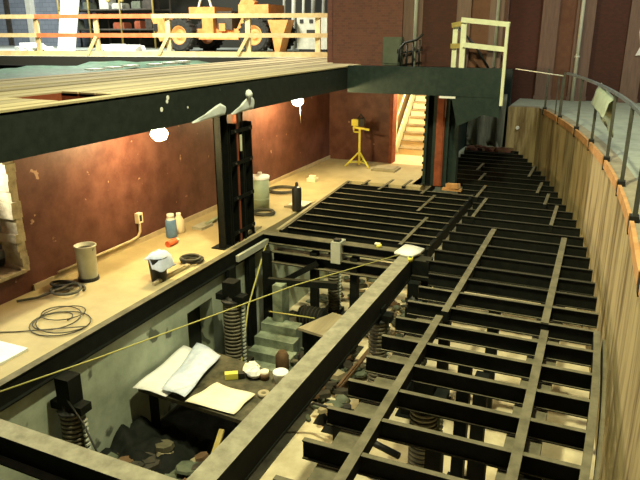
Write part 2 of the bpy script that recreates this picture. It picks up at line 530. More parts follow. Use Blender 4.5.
# ------------------------------------------------------------ stage deck
dk = thing('stage_deck', 'pale plank stage deck with a square hatch near its front edge', 'stage', (-6.7, 6, DECK))
random.seed(5)
x = -4.93; k = 0
HX0, HX1, HY0, HY1 = -5.86, -5.10, 5.03, 5.83
widths = [0.16, 0.25, 0.25, 0.26, 0.24, 0.27, 0.25, 0.28, 0.26, 0.30, 0.28, 0.30, 0.28]
while k < len(widths):
    w = widths[k]
    x1 = x; x0 = x - w + 0.018
    m = M_PLANK if (k * 7 % 5) < 3 else M_PLANK2
    j = random.uniform(-0.012, 0.012)
    segs = [(0.3, 16.9)] if k > 3 or k == 0 else [(0.3, HY0), (HY1, 16.9)]
    for (a, c) in segs:
        b = MB(); b.box(x0, x1, a, c, DECK - 0.045 + j * .3, DECK + j, m); b.build('plank', dk)
    x -= w; k += 1
XD = x
for Y in [1.0 + 1.2 * i for i in range(13)]:
    if HY0 - 0.1 < Y < HY1 + 0.1:
        continue
    b = MB(); b.box(XD, -5.02, Y, Y + 0.06, DECK - 0.30, DECK - 0.058, M_PANELB); b.build('joist', dk)
b = MB()
b.box(HX0 - 0.01, HX0 + 0.02, HY0, HY1, DECK - 0.30, DECK - 0.01, M_BROWNST); b.box(HX1, HX1 + 0.04, HY0, HY1, DECK - 0.3, DECK - 0.02, M_BROWNST)
b.box(HX0, HX1, HY1, HY1 + 0.03, DECK - 0.3, DECK - 0.01, M_BROWNST); b.box(HX0, HX1, HY0 - 0.03, HY0, DECK - 0.3, DECK - 0.01, M_BROWNST)
b.box(HX0, HX1, HY0, HY1, DECK - 0.31, DECK - 0.28, M_BROWNST)
b.build('hatch_frame', dk)
# ceiling of the trap room under the deck
b = MB(); b.box(-8.2, -5.05, 0.3, 5.0, 2.16, 2.2, M_REDWALL); b.box(-8.2, -5.05, 5.9, 15.85, 2.16, 2.2, M_REDWALL); struct(b.build('ceiling'))

fb = thing('stage_edge_beam', 'deep dark green-black steel beam along the front edge of the plank deck', 'beam', (-4.97, 6.5, 2.08))
b = MB(); b.extr([(-0.05, 0), (0.035, 0), (0.035, 0.02), (0.012, 0.02), (0.012, 0.44), (0.035, 0.44), (0.035, 0.46), (-0.05, 0.46)],
                 (-4.965, 0.3, 2.07), (-4.965, 12.80, 2.07), M_FASCIA)
b.box(-4.953, -4.93, 0.3, 12.80, 2.09, 2.51, M_FASCIA)
b.build('web', fb)
for (Y, z, sx) in ((6.64, 2.43, .03), (6.62, 2.385, .025), (6.5, 2.30, .03), (7.05, 2.27, .016)):
    b = MB(); b.lathe([(0.0, 0.003), (sx, 0.003), (sx, 0), (0, 0)], (-4.93, Y, z), M_WHITE, 8, 'x'); b.build('paint_spot', fb)

cb = thing('cross_stage_beam', 'dark green steel beam crossing at the far end below the brick wall', 'beam', (-3.35, 12.8, 1.98))
b = MB(); b.extr([(-0.06, 0), (0.06, 0), (0.06, 0.02), (0.012, 0.02), (0.012, 0.52), (0.06, 0.52), (0.06, 0.54), (-0.06, 0.54)],
                 (-4.93, 12.86, 2.0), (-1.78, 12.86, 2.0), M_GREENST)
b.box(-4.93, -1.78, 12.80, 12.83, 2.02, 2.52, M_GREENST); b.build('web', cb)
b = MB(); b.box(-4.93, -1.98, 12.93, 13.95, 2.40, 2.50, M_GREENST); b.build('top_plate', cb)
b = MB(); g = [(-2.75, 2.0), (-1.78, 2.0), (-1.78, 1.62), (-2.1, 1.66), (-2.6, 1.42)]
vs = [(x, 12.81, z) for x, z in g] + [(x, 12.84, z) for x, z in g]
b.add(vs, [(0, 1, 2, 3, 4), (9, 8, 7, 6, 5)] + [(i, (i + 1) % 5, (i + 1) % 5 + 5, i + 5) for i in range(5)], M_GREENST); b.build('gusset_plate', cb)

# ------------------------------------------------------------ stage house behind the fence
FA = Vector((-17.8, 14.35, 0)); FBp = Vector((-7.05, 17.0, 0))
fd = (FBp - FA).normalized(); fn = Vector((fd.y, -fd.x, 0))


def fl(s_):  # point along the fence line for world X
    t_ = (s_ - FA.x) / fd.x
    return FA + fd * t_


b = MB()
p0 = FA + fn * 0.35 - fd * 6; p1 = FBp + fn * 0.35
vs = [(p0.x, p0.y, DECK), (p1.x, p1.y, DECK), (-5.8, 26, DECK), (-34, 26, DECK), (-34, p0.y, DECK)]
vs2 = [(a, c, DECK - 0.25) for a, c, d in vs]
b.add(vs + vs2, [(0, 1, 2, 3, 4), (9, 8, 7, 6, 5)], M_AUDFLOOR)
b.add(vs + vs2, [(i, i + 5, (i + 1) % 5 + 5, (i + 1) % 5) for i in range(5)], M_NEARBLACK)  # slab sides coloured near black to give the shadow gap
struct(b.build('floor_stage'))
b = MB(); b.box(-36, XD - 0.02, -4, 17.5, 2.02, 2.06, M_DARK); struct(b.build('floor_stage_recess'))
b = MB(); b.box(-34, -23.2, 25.5, 25.8, 2.3, 9.5, M_BLOCK); b.box(-23.2, -5.8, 26, 26.3, 2.3, 9.5, M_NEARBLACK)
struct(b.build('wall_stage_back'))
b = MB(); b.box(-36.2, -34, -4, 26, 2.0, 9.5, M_BLOCK); struct(b.build('wall_stage_side'))
b = MB(); b.box(-26.9, -26.6, 25.2, 25.5, DECK, 9.5, M_PIPE); b.box(-28.6, -28.3, 25.42, 25.5, DECK, 9.5, M_DARK); b.build('column_trim', None); struct(bpy.data.objects['column_trim']); bpy.data.objects['column_trim'].name = 'trim_1'

# green tarpaulin lying beyond the planks
random.seed(11)
rows = []
for i in range(26):
    Y = 2.0 + i * 0.5
    row = []
    for j in range(7):
        xx = XD - 0.35 - j * 0.55 - 0.02 * math.sin(i)
        row.append((xx, Y, 2.44 + 0.05 * math.sin(i * 1.7 + j * 1.3) + random.uniform(-0.02, 0.03)))
    rows.append(row)
o = sheet(rows, M_GREENTARP).build('tarpaulin'); tag(o, 'crumpled green tarpaulin strip lying beyond the stage planks', 'tarp')
b = MB(); b.box(XD - 0.34, XD - 0.03, 0.3, 15.2, 2.42, 2.49, M_PANELB)
o = b.build('edge_timber'); tag(o, 'long brown timber between the stage planks and the green tarpaulin', 'timber')
b = MB(); b.box(XD - 3.9, XD - 0.34, 0.3, 15.2, 2.06, 2.33, M_DARK)
o = b.build('tarpaulin_plinth'); struct(o); o.name = 'trim_2'
for i in range(6):
    b = MB(); Y = 9.8 + i * 0.62; xx = XD - 0.85 - 0.08 * (i % 3)
    b.box(xx, xx + 0.22, Y, Y + 0.34, 2.505, 2.53 + 0.005 * i, M_WHITE)
    o = b.build('foam_scrap'); tag(o, 'white scrap lying on the green tarpaulin', 'scrap', 'white scraps on the green tarpaulin')

# guard fence
fence = thing('guard_fence', 'timber guard fence with two rails across the stage opening', 'fence', tuple(fl(-12)) [:2] + (DECK,))
FX = [-17.6, -15.56, -13.73, -11.6, -9.32, -7.4]
for i, X in enumerate(FX):
    p = fl(X)
    b = MB(); b.box(p.x - 0.075, p.x + 0.075, p.y - 0.03, p.y + 0.03, DECK, DECK + 1.16, M_TIMBER); b.build('post', fence)
    if i in (2, 3, 4):
        b = MB(); q = fl(X - 0.30) + fn * 0.0
        b.bar((p.x, p.y - 0.05, DECK + 0.55), (q.x, q.y - 0.05, DECK + 0.05), 0.05, 0.09, M_TIMBER); b.build('brace', fence)
for (xa, xb, m, lab) in ((-19.5, -15.56, M_TIMBER, None), (-15.56, -12.04, M_ORANGE, 'orange rail'), (-12.04, -7.05, M_TIMBER, None)):
    for zz in (1.10, 0.58):
        a = fl(xa) - fn * -0.05; c = fl(xb) - fn * -0.05
        b = MB(); b.bar((a.x, a.y, DECK + zz), (c.x, c.y, DECK + zz), 0.04, 0.115, m); o = b.build('rail', fence)
        if lab: o['label'] = lab
a = fl(-22) + fn * 0.03; c = fl(-7.05) + fn * 0.03
b = MB(); b.bar((a.x, a.y, DECK + 0.07), (c.x, c.y, DECK + 0.07), 0.04, 0.14, M_TIMBER); b.build('toe_board', fence)

# white sheet leaning by the block wall, debris on stage floor
b = MB()
vs = [(-24.3, 24.6, 2.54), (-21.9, 24.0, 2.54), (-21.5, 25.0, 5.6), (-23.3, 25.4, 5.6)]
vs = [(-18.95, 19.0, 2.54), (-18.05, 18.9, 2.54), (-17.95, 19.9, 6.5), (-18.95, 20.0, 6.5)]
b.add(vs + [(x, y + 0.06, z) for x, y, z in vs], [(0, 1, 2, 3), (7, 6, 5, 4), (0, 4, 5, 1), (1, 5, 6, 2), (2, 6, 7, 3), (3, 7, 4, 0)], M_WHITE)
o = b.build('leaning_sheet'); tag(o, 'tall white sheet leaning between the grey block wall and the dark scaffold', 'sheet')
b = MB()
for i in range(26):
    x = random.choice((random.uniform(-20.8, -19.2), random.uniform(-16.6, -15.4))); y = random.uniform(18.6, 19.4)
    s_ = random.uniform(0.10, 0.3)
    mx = Matrix.Translation((x, y, DECK + s_ * 0.3)) @ Matrix.Rotation(random.uniform(0, 3), 4, 'Z') @ Matrix.Rotation(random.uniform(-.5, .5), 4, 'X')
    b.box(-s_, s_, -s_, s_, -s_ * 0.3, s_ * 0.35, M_WHITE if i % 3 else M_PAPER, mx=mx)
o = b.build('debris_heap'); tag(o, 'pale plastic and paper debris heaped on the stage floor behind the fence', 'debris'); o['kind'] = 'stuff'

# dark scaffold behind the fence
sc_ = thing('scaffold_tower', 'dark scaffold tower with loaded shelves behind the fence', 'scaffold', (-20.5, 23.5, DECK))
for X in (-22.6, -20.9, -19.2, -17.5):
    for Y in (23.0, 24.2):
        b = MB(); b.tube([(X, Y, DECK), (X, Y, 7.5)], 0.045, M_DARK if Y > 23.5 else M_OCHRE, 6); b.build('upright', sc_)
for z in (3.3, 4.1, 4.9, 5.7):
    for Y in (23.0, 24.2):
        b = MB(); b.tube([(-22.6, Y, z), (-17.5, Y, z)], 0.04, M_DARK, 6); b.build('ledger', sc_)
    b = MB(); b.box(-22.6, -17.5, 23.05, 24.15, z - 0.04, z, M_DARK); b.build('shelf', sc_)
random.seed(21)
ORD = {}
for z in (3.3, 4.1):
    for X in (-22.2, -21.3, -20.3, -19.6, -18.6, -18.0):
        if random.random() < 0.8:
            w = random.uniform(0.15, 0.3); h = random.uniform(0.2, 0.5)
            b = MB(); mm = random.choice([M_GREY, M_DARK, M_OCHRE, M_RUBGR, M_BROWNST])
            b.box(X - w, X + w, 23.3, 23.8, z, z + h, mm); b.box(X - w * 0.9, X + w * 0.9, 23.33, 23.77, z + h, z + h + 0.04, mm)
            o = b.build('storage_box'); nm = {'grey_machine_panel': 'grey', 'dark_scaffold_steel': 'dark', 'ochre_wood': 'ochre', 'greenish_rubble': 'green-grey', 'rust_red_primer': 'rust-red'}[mm.name]; ORD[z] = ORD.get(z, 0) + 1; tag(o, '%s box, %s from the left on the %s scaffold shelf' % (nm, ('first', 'second', 'third', 'fourth', 'fifth', 'sixth')[ORD[z] - 1], 'lower' if z < 4 else 'upper'), 'box', 'boxes on the scaffold shelves')
# hanging work lamps seen against the scaffold
for X in (-19.6, -18.9):
    b = MB(); b.lathe([(0, -0.08), (0.07, -0.06), (0.09, 0), (0.07, 0.06), (0, 0.08)], (X, 22.8, 4.45), M_OCHRE, 10)
    b.tube([(X, 22.8, 4.53), (X, 22.9, 5.7)], 0.01, M_DARK, 4)
    o = b.build('hanging_lamp'); tag(o, 'small unlit ochre lamp hanging in front of the dark scaffold', 'lamp', 'lamps in front of the scaffold')

# orange boom lift
bl = thing('boom_lift', 'orange wheeled boom lift parked on the stage behind the timber fence', 'vehicle', (-12.5, 20.4, DECK))


def wheel(X, Y):
    b = MB(); b.lathe([(0.33, -0.16), (0.50, -0.17), (0.56, -0.12), (0.57, 0.0), (0.56, 0.12), (0.50, 0.17), (0.33, 0.16), (0.33, -0.16)], (X, Y, DECK + 0.57), M_TYRE, 28, 'y')
    for k in range(20):
        t = 2 * PI * k / 20
        mx = Matrix.Translation((X, Y, DECK + 0.57)) @ Matrix.Rotation(t, 4, 'Y')
        b.box(0.54, 0.59, -0.16, 0.16, -0.035, 0.035, M_TYRE, mx=mx)
    w = b.build('wheel', bl)
    b = MB(); b.lathe([(0.0, -0.10), (0.12, -0.11), (0.15, -0.06), (0.20, -0.05), (0.29, -0.13), (0.34, -0.13), (0.34, 0.1), (0, 0.1)], (X, Y, DECK + 0.57), M_MACH, 24, 'y')
    h = b.build('hub', None); h.parent = w
    h['label'] = 'orange hub'


for (X, Y) in ((-14.0, 19.9), (-11.0, 19.9), (-14.0, 21.7), (-11.0, 21.7)):
    wheel(X, Y)
b = MB(); b.box(-14.6, -10.4, 20.25, 21.35, DECK + 0.45, DECK + 0.78, M_MACH); b.box(-13.3, -11.7, 19.95, 20.3, DECK + 0.42, DECK + 0.6, M_MACH); b.build('chassis', bl)
b = MB(); g = [(-15.25, 1.25), (-14.75, 1.25), (-14.4, 0.45), (-14.9, 0.35)]
vs = [(x, 19.85, DECK + z) for x, z in g] + [(x, 21.4, DECK + z) for x, z in g]
b.add(vs, [(0, 1, 2, 3), (7, 6, 5, 4), (0, 4, 5, 1), (1, 5, 6, 2), (2, 6, 7, 3), (3, 7, 4, 0)], M_MACH)
b.box(-15.1, -14.95, 19.8, 19.9, DECK + 0.7, DECK + 0.95, M_SOCKET); b.build('counterweight', bl)
b = MB(); b.box(-13.75, -12.7, 20.1, 21.3, DECK + 1.12, DECK + 1.5, M_MACH); b.box(-13.2, -12.75, 20.05, 20.4, DECK + 0.5, DECK + 1.12, M_MACH)
b.build('engine_cover', bl)
b = MB(); b.box(-11.75, -10.6, 20.1, 21.3, DECK + 1.22, DECK + 1.55, M_MACH); b.build('boom_housing', bl)
b = MB(); b.box(-12.65, -12.05, 20.15, 21.2, DECK + 0.75, DECK + 1.35, M_DARK); b.box(-12.55, -12.3, 20.1, 20.2, DECK + 0.7, DECK + 0.95, M_MACH); b.build('turntable', bl)
b = MB(); b.bar((-12.0, 20.5, DECK + 0.55), (-11.35, 20.5, DECK + 1.7), 0.25, 0.22, M_MACH)
b.bar((-11.9, 20.7, DECK + 1.45), (-10.6, 20.7, DECK + 3.6), 0.28, 0.28, M_MACH); b.build('boom', bl)
b = MB(); b.bar((-13.6, 20.5, DECK + 1.5), (-13.2, 20.5, DECK + 2.6), 0.06, 0.06, M_PIPE); b.bar((-13.05, 20.5, DECK + 1.45), (-13.4, 20.5, DECK + 2.6), 0.06, 0.06, M_PIPE); b.build('strut', bl)
b = MB(); g = [(-10.5, 1.05), (-9.75, 1.05), (-9.95, 0.55), (-10.1, 0.0), (-10.25, 0.0), (-10.35, 0.55)]
vs = [(x, 19.85, DECK + z) for x, z in g] + [(x, 20.35, DECK + z) for x, z in g]
b.add(vs, [(0, 1, 2, 3, 4, 5), (11, 10, 9, 8, 7, 6)] + [(i, (i + 1) % 6, (i + 1) % 6 + 6, i + 6) for i in range(6)], M_MACH); b.build('outrigger', bl)

t = thing('generator_cabinet', 'grey cabinet with dark openings right of the orange boom lift', 'machine', (-9.3, 20.5, DECK))
b = MB(); b.box(-9.72, -8.62, 20.45, 21.3, DECK + 0.12, DECK + 1.2, M_GREY); b.build('housing', t)
for (x, z, w, h) in ((-9.7, 0.95, .12, .12), (-9.35, 0.95, .12, .12), (-9.05, 0.95, .1, .2), (-9.45, 0.62, .3, .12)):
    b = MB(); b.box(x + 0.1, x + 0.1 + w, 20.42, 20.46, DECK + z, DECK + z + h, M_SOCKET); b.build('opening', t)
b = MB(); b.box(-9.67, -8.67, 20.5, 21.25, DECK, DECK + 0.12, M_SOCKET); b.build('skid', t)
t = thing('pipe_stack', 'row of grey upright pipes standing behind the boom lift', 'pipes', (-9.9, 24, DECK))
for k in range(9):
    b = MB(); X = -12.0 + k * 0.42
    b.tube([(X, 24, DECK), (X + 0.05, 24.2, 7.0)], 0.09 if k % 2 else 0.06, M_PIPE if k % 3 else M_GREY, 8); b.build('pipe', t)

# ------------------------------------------------------------ things by the proscenium wall
t = thing('electrical_cabinet', 'grey-green electrical cabinet standing against the brick wall', 'cabinet', (-4.2, 13.5, DECK))
b = MB(); b.box(-4.38, -3.98, 13.42, 13.59, DECK, DECK + 0.57, M_CABIN); b.build('housing', t)
b = MB(); b.box(-4.35, -4.01, 13.40, 13.42, DECK + 0.04, DECK + 0.53, M_CABIN); b.box(-4.06, -4.03, 13.385, 13.405, DECK + 0.25, DECK + 0.33, M_SOCKET); b.build('door', t)
b = MB(); b.tube([(-3.74, 13.58, DECK - 0.1), (-3.74, 13.58, 9)], 0.04, M_PIPE, 10)
o = b.build('wall_pipe'); tag(o, 'pale vertical pipe on the wall just right of the electrical cabinet', 'pipe')
b = MB(); b.tube([(-2.08, 13.50, DECK), (-2.08, 13.50, 9)], 0.032, M_GREY, 10)
o = b.build('wall_pipe'); tag(o, 'dull grey vertical pipe behind the cream guard rail', 'pipe')
b = MB(); b.tube([(-0.86, 21.25, AUD), (-0.86, 21.25, 9)], 0.055, M_PIPE, 10)
for z in (2.5, 4.5, 6.5):
    b.lathe([(0.055, -0.03), (0.075, -0.03), (0.075, 0.03), (0.055, 0.03)], (-0.86, 21.25, z), M_PIPE, 10)
o = b.build('wall_pipe'); tag(o, 'long pale vertical pipe on the far wall above the curved railing', 'pipe')
t = thing('stair_handrail', 'dark tubular handrail with drooping bars beside the electrical cabinet', 'handrail', (-3.8, 13.3, DECK))
for k in range(4):
    X = -3.95 + 0.13 * k
    b = MB(); b.tube([(X, 13.3, DECK - 0.02), (X, 13.3, DECK + 0.40 + 0.04 * k)], 0.02, M_SOCKET, 6); b.build('baluster', t)
b = MB(); b.tube([(-3.99, 13.3, DECK + 0.08), (-3.97, 13.3, DECK + 0.35), (-3.87, 13.3, DECK + 0.46), (-3.63, 13.3, DECK + 0.52), (-3.50, 13.3, DECK + 0.63)], 0.028, M_SOCKET, 6)
b.tube([(-3.95, 13.3, DECK + 0.26), (-3.5, 13.3, DECK + 0.33)], 0.02, M_SOCKET, 6); b.build('rail', t)

# cream guard rail at the end of the cross beam
t = thing('guard_rail', 'cream painted guard rail standing on the end of the cross beam', 'railing', (-2.2, 12.86, DECK + 0.02))
b = MB(); b.box(-2.64, -2.54, 12.82, 12.87, DECK + 0.01, 3.45, M_CREAM); b.build('post', t)
b = MB(); b.box(-2.82, -2.73, 12.95, 13.0, DECK + 0.01, 3.36, M_CREAM); b.build('post', t)
b = MB(); b.box(-1.80, -1.745, 12.72, 12.785, 1.86, 3.36, M_CREAM); b.build('post', t)
b = MB(); b.bar((-2.64, 12.80, 3.42), (-1.74, 12.80, 3.33), 0.035, 0.09, M_CREAM); b.build('rail', t)
b = MB(); b.bar((-2.58, 12.80, 2.97), (-1.80, 12.80, 2.89), 0.035, 0.09, M_CREAM); b.build('rail', t)
b = MB(); b.bar((-2.84, 12.92, 3.32), (-2.62, 12.90, 3.36), 0.03, 0.09, M_OCHRE); o = b.build('rail', t); o['label'] = 'ochre rail'
b = MB(); b.bar((-2.84, 12.92, 2.94), (-2.62, 12.90, 2.95), 0.03, 0.09, M_OCHRE); o = b.build('rail', t); o['label'] = 'ochre rail'
b = MB(); b.tube([(-2.80, 13.2, 3.3), (-2.42, 13.2, 2.95), (-2.15, 13.3, 2.52)], 0.026, M_SOCKET, 6)
o = b.build('loose_bar'); tag(o, 'black diagonal bar leaning behind the cream guard rail', 'bar')

# ------------------------------------------------------------ railing on the curved wall
rl = thing('curved_railing', 'dark post railing following the top of the curved plaster wall', 'railing', (0.3, 10, AUD))
PY_ = [18.45, 16.74, 14.85, 13.15, 11.33, 9.5, 7.65, 5.75, 3.9, 2.0]
for i, Y in enumerate(PY_):
    x = wallX(Y) + 0.03
    b = MB(); b.box(x - 0.025, x + 0.025, Y - 0.03, Y + 0.03, AUD - 0.10, AUD + 1.08, M_POST); p = b.build('post', rl)
    b = MB(); b.box(x - 0.055, x + 0.045, Y - 0.07, Y + 0.07, AUD - 0.14, AUD + 0.07, M_SOCKET); c = b.build('base_clamp', None); c.parent = p
pts = [(wallX(Y) + 0.03, Y, AUD + 1.08) for Y in [2 + 0.5 * i for i in range(30)]]
b = MB()
for i in range(len(pts) - 1):
    b.bar(pts[i], pts[i + 1], 0.04, 0.05, M_BLUEGREY)
b.build('top_rail', rl)
b = MB(); b.tube([(wallX(16.74) + 0.03, 16.74, AUD + 1.0), (-2.2, 18.0, AUD + 1.08), (-1.78, 12.86, 2.42)][:2], 0.014, M_PIPE, 6)
b.build('cable', rl)
for Y in (17.6, 17.2):
    b = MB(); x = wallX(Y) + 0.1; b.box(x - 0.015, x + 0.015, Y - 0.015, Y + 0.015, AUD, AUD + 0.95, M_POST); b.build('thin_post', rl)
# boards along the top edge of the wall, one between each two posts
for i in range(len(PY_) - 1):
    Y1, Y0 = PY_[i] - 0.1, PY_[i + 1] + 0.1
    b = MB()
    n = 6; vs = []
    for k in range(n + 1):
        Y = Y0 + (Y1 - Y0) * k / n; x = wallX(Y)
        vs += [(x - 0.025, Y, AUD - 0.10), (x - 0.025, Y, AUD + 0.03), (x + 0.02, Y, AUD + 0.03), (x + 0.02, Y, AUD - 0.10)]
    fs = [(0, 1, 2, 3), (n * 4, n * 4 + 3, n * 4 + 2, n * 4 + 1)]
    for k in range(n):
        a = k * 4
        fs += [(a, a + 4, a + 5, a + 1), (a + 1, a + 5, a + 6, a + 2), (a + 2, a + 6, a + 7, a + 3), (a + 3, a + 7, a + 4, a)]
    b.add(vs, fs, M_ORBOARD); b.build('edge_board', bpy.data.objects['wall_right'])
# pale cloth draped over the rail
rows = []
for i in range(9):
    row = []
    for j in range(7):
        Y = 13.1 - j * 0.25; x = wallX(Y) + 0.03
        s_ = (i - 3) * 0.10
        z = AUD + 1.12 - abs(s_) * 1.25 - 0.10 * j * (0.3 if i < 3 else 0.5) * 0.5
        row.append((x + (s_ * 0.25 if s_ < 0 else s_ * 0.1) * 1.0 + (-.03 if s_ < 0 else .03) + 0.01 * math.sin(j * 2.1 + i), Y + 0.02 * math.sin(i * 2), z))
    rows.append(row)
o = sheet(rows, M_GGREEN, 0.012).build('draped_sheet'); tag(o, 'pale sheet draped over the rail of the curved railing', 'sheet')
# white sheet on the far wall at the right edge
b = MB(); g = [(0.98, 3.9), (0.75, 3.6), (0.72, 3.2), (0.80, 2.8), (0.70, 2.55), (1.25, 2.6), (1.5, 3.2), (1.45, 3.9)]
vs = [(x, 21.28, z) for x, z in g] + [(x, 21.32, z) for x, z in g]; n = len(g)
b.add(vs, [tuple(range(n)), tuple(range(2 * n - 1, n - 1, -1))] + [(i, (i + 1) % n, (i + 1) % n + n, i + n) for i in range(n)], M_PAPER)
o = b.build('hanging_sheet'); tag(o, 'white sheet hanging on the dark far wall at the right edge', 'sheet')

# ------------------------------------------------------------ lift platform on the right
lift = thing('curved_lift_platform', 'black steel lift frame with closely spaced joists beside the curved wall', 'platform frame', (-0.9, 9, -0.2))
JD = 0.18
for k in range(-2, 30):
    Y = 3.58 + 0.52 * k
    xr = gridX(Y)
    if Y < 8.5: xl = -1.93
    elif Y < 12.6: xl = -2.1
    elif Y < 14.2: xl = -2.62
    else: xl = -3.42
    if Y > 12.6: xr -= 0.05
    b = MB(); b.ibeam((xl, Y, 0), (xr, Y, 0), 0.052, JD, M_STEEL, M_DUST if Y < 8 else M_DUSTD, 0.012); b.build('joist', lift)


def stringer(par, x, y0, y1, w=0.09, m=None):
    b = MB(); b.box(x - w / 2, x + w / 2, y0, y1, -0.12, 0.012, M_STEEL, m or M_DUST); b.build('stringer', par)


for (x, y0, y1) in ((-1.46, 2.4, 6.92), (-1.43, 7.05, 10.75), (-1.91, 11.35, 12.85), (-2.12, 12.85, 14.0), (-2.35, 14.45, 15.3), (-2.6, 15.6, 16.5),
                    (-0.28, 2.4, 7.0), (-0.30, 7.2, 10.7), (-0.56, 11.35, 12.8), (-0.79, 12.8, 13.75), (-1.02, 13.7, 14.8), (-1.36, 15.3, 16.7)):
    stringer(lift, x, y0, y1, 0.085 if y0 < 11 else 0.06)
for (x0, x1) in ((-1.80, -1.55), (-0.42, -0.12)):
    b = MB(); b.box(x0, x1, 2.4, 8.4, -0.34, -0.205, M_STEEL, M_DUST); b.build('lower_girder', lift)
for (off, w) in ((0.0, 0.07), (0.085, 0.035)):
    b = MB(); n = 12; prev = None
    for k in range(n):
        Ya, Yb = 2.4 + 4.8 * k / n, 2.4 + 4.8 * (k + 1) / n
        b.bar((gridX(Ya) + off - 0.03, Ya, -0.09 - off), (gridX(Yb) + off - 0.03, Yb, -0.09 - off), w, 0.2, M_STEEL, M_DUST)
    b.build('curved_edge_beam', lift)
for (x, y) in ((-0.97, 4.75), (-1.02, 6.35), (-1.6, 8.0), (-0.60, 4.75), (-0.80, 6.1), (-0.95, 7.9), (-0.14, 4.6), (-0.28, 5.9), (-0.35, 7.6), (-1.95, 7.5)):
    b = MB(); b.box(x - 0.07, x + 0.07, y - 0.07, y + 0.07, PIT_Z, -0.2, M_STEEL)
    b.box(x - 0.13, x + 0.13, y - 0.13, y + 0.13, PIT_Z, PIT_Z + 0.02, M_STEEL); b.build('leg', lift)

# far-left lift frame
fl2 = thing('far_lift_platform', 'black joisted lift frame beyond the open pit, beside the pale floor', 'platform frame', (-3.6, 11, -0.2))
for k in range(9):
    Y = 9.48 + 0.44 * k
    xl = -4.72 - (Y - 9.3) * 0.075
    b = MB(); b.ibeam((xl + 0.02, Y, 0), (-2.22, Y, 0), 0.055, JD, M_STEEL, M_DUST, 0.012); b.build('joist', fl2)
b = MB(); b.bar((-4.74, 9.25, -0.08), (-5.04, 13.25, -0.08), 0.06, 0.18, M_STEEL, M_DUST); b.build('edge_beam', fl2)
b = MB(); b.bar((-4.80, 9.25, 0.006), (-5.10, 13.25, 0.006), 0.05, 0.012, M_PLANK); o = b.build('edge_strip', fl2); o['label'] = 'pale timber edge strip'
for (x, y0, y1) in ((-2.66, 9.3, 11.0), (-2.93, 11.35, 12.69), (-3.22, 12.7, 13.8), (-4.15, 12.7, 13.75), (-3.76, 13.2, 13.9), (-4.63, 13.0, 13.5)):
    stringer(fl2, x, y0, y1, 0.06)
b = MB(); b.bar((-2.24, 9.3, -0.12), (-2.24, 13.2, -0.12), 0.06, 0.2, M_STEEL); b.build('edge_beam', fl2)

# open pit frame: left edge beam, near cross beam, far cross beam, thick centre beam
pf = thing('pit_frame', 'heavy black steel frame around the open pit', 'steel frame', (-3.7, 6, -0.4))
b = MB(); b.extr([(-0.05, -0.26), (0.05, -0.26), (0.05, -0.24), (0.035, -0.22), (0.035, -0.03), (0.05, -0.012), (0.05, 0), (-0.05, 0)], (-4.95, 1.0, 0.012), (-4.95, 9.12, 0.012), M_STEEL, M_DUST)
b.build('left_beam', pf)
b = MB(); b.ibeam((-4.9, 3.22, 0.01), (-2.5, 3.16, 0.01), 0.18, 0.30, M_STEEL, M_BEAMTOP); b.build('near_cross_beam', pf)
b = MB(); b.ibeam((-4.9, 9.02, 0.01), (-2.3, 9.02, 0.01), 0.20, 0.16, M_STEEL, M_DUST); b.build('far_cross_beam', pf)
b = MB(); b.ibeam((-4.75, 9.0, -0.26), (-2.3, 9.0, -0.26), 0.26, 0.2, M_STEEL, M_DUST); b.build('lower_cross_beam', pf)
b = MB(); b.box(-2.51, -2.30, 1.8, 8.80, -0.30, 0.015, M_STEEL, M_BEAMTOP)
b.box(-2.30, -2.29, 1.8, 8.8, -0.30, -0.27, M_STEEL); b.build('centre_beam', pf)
b = MB(); b.box(-2.36, -2.05, 8.75, 9.0, PIT_Z, -0.02, M_STEEL, M_DUSTD); b.box(-2.42, -2.02, 8.7, 9.05, -0.3, -0.25, M_STEEL, M_DUSTD); b.build('corner_post', pf)
for (x, y) in ((-4.0, 9.0), (-4.72, 8.7), (-3.3, 9.0)):
    b = MB(); b.box(x - 0.06, x + 0.06, y - 0.06, y + 0.06, PIT_Z, -0.2, M_STEEL); b.build('leg', pf)
b = MB(); b.bar((-4.68, 8.8, -0.85), (-3.9, 8.9, -0.35), 0.05, 0.09, M_STEEL); b.bar((-4.6, 8.5, -0.62), (-3.5, 8.75, -0.62), 0.09, 0.10, M_STEEL, M_DUSTD); b.build('brace', pf)
b = MB(); b.box(-3.66, -3.50, 8.86, 9.1, -0.30, 0.05, M_GREY); b.box(-3.63, -3.53, 8.9, 9.0, 0.05, 0.09, M_SOCKET); o = b.build('coupling_bracket', pf); o['label'] = 'grey coupling bracket'
b = MB(); b.bar((-4.86, 8.0, -0.12), (-4.84, 8.95, -0.12), 0.05, 0.1, M_GREY, M_GREY); b.build('angle_bracket', pf)

# ------------------------------------------------------------ lift screw columns
sp_i = 0


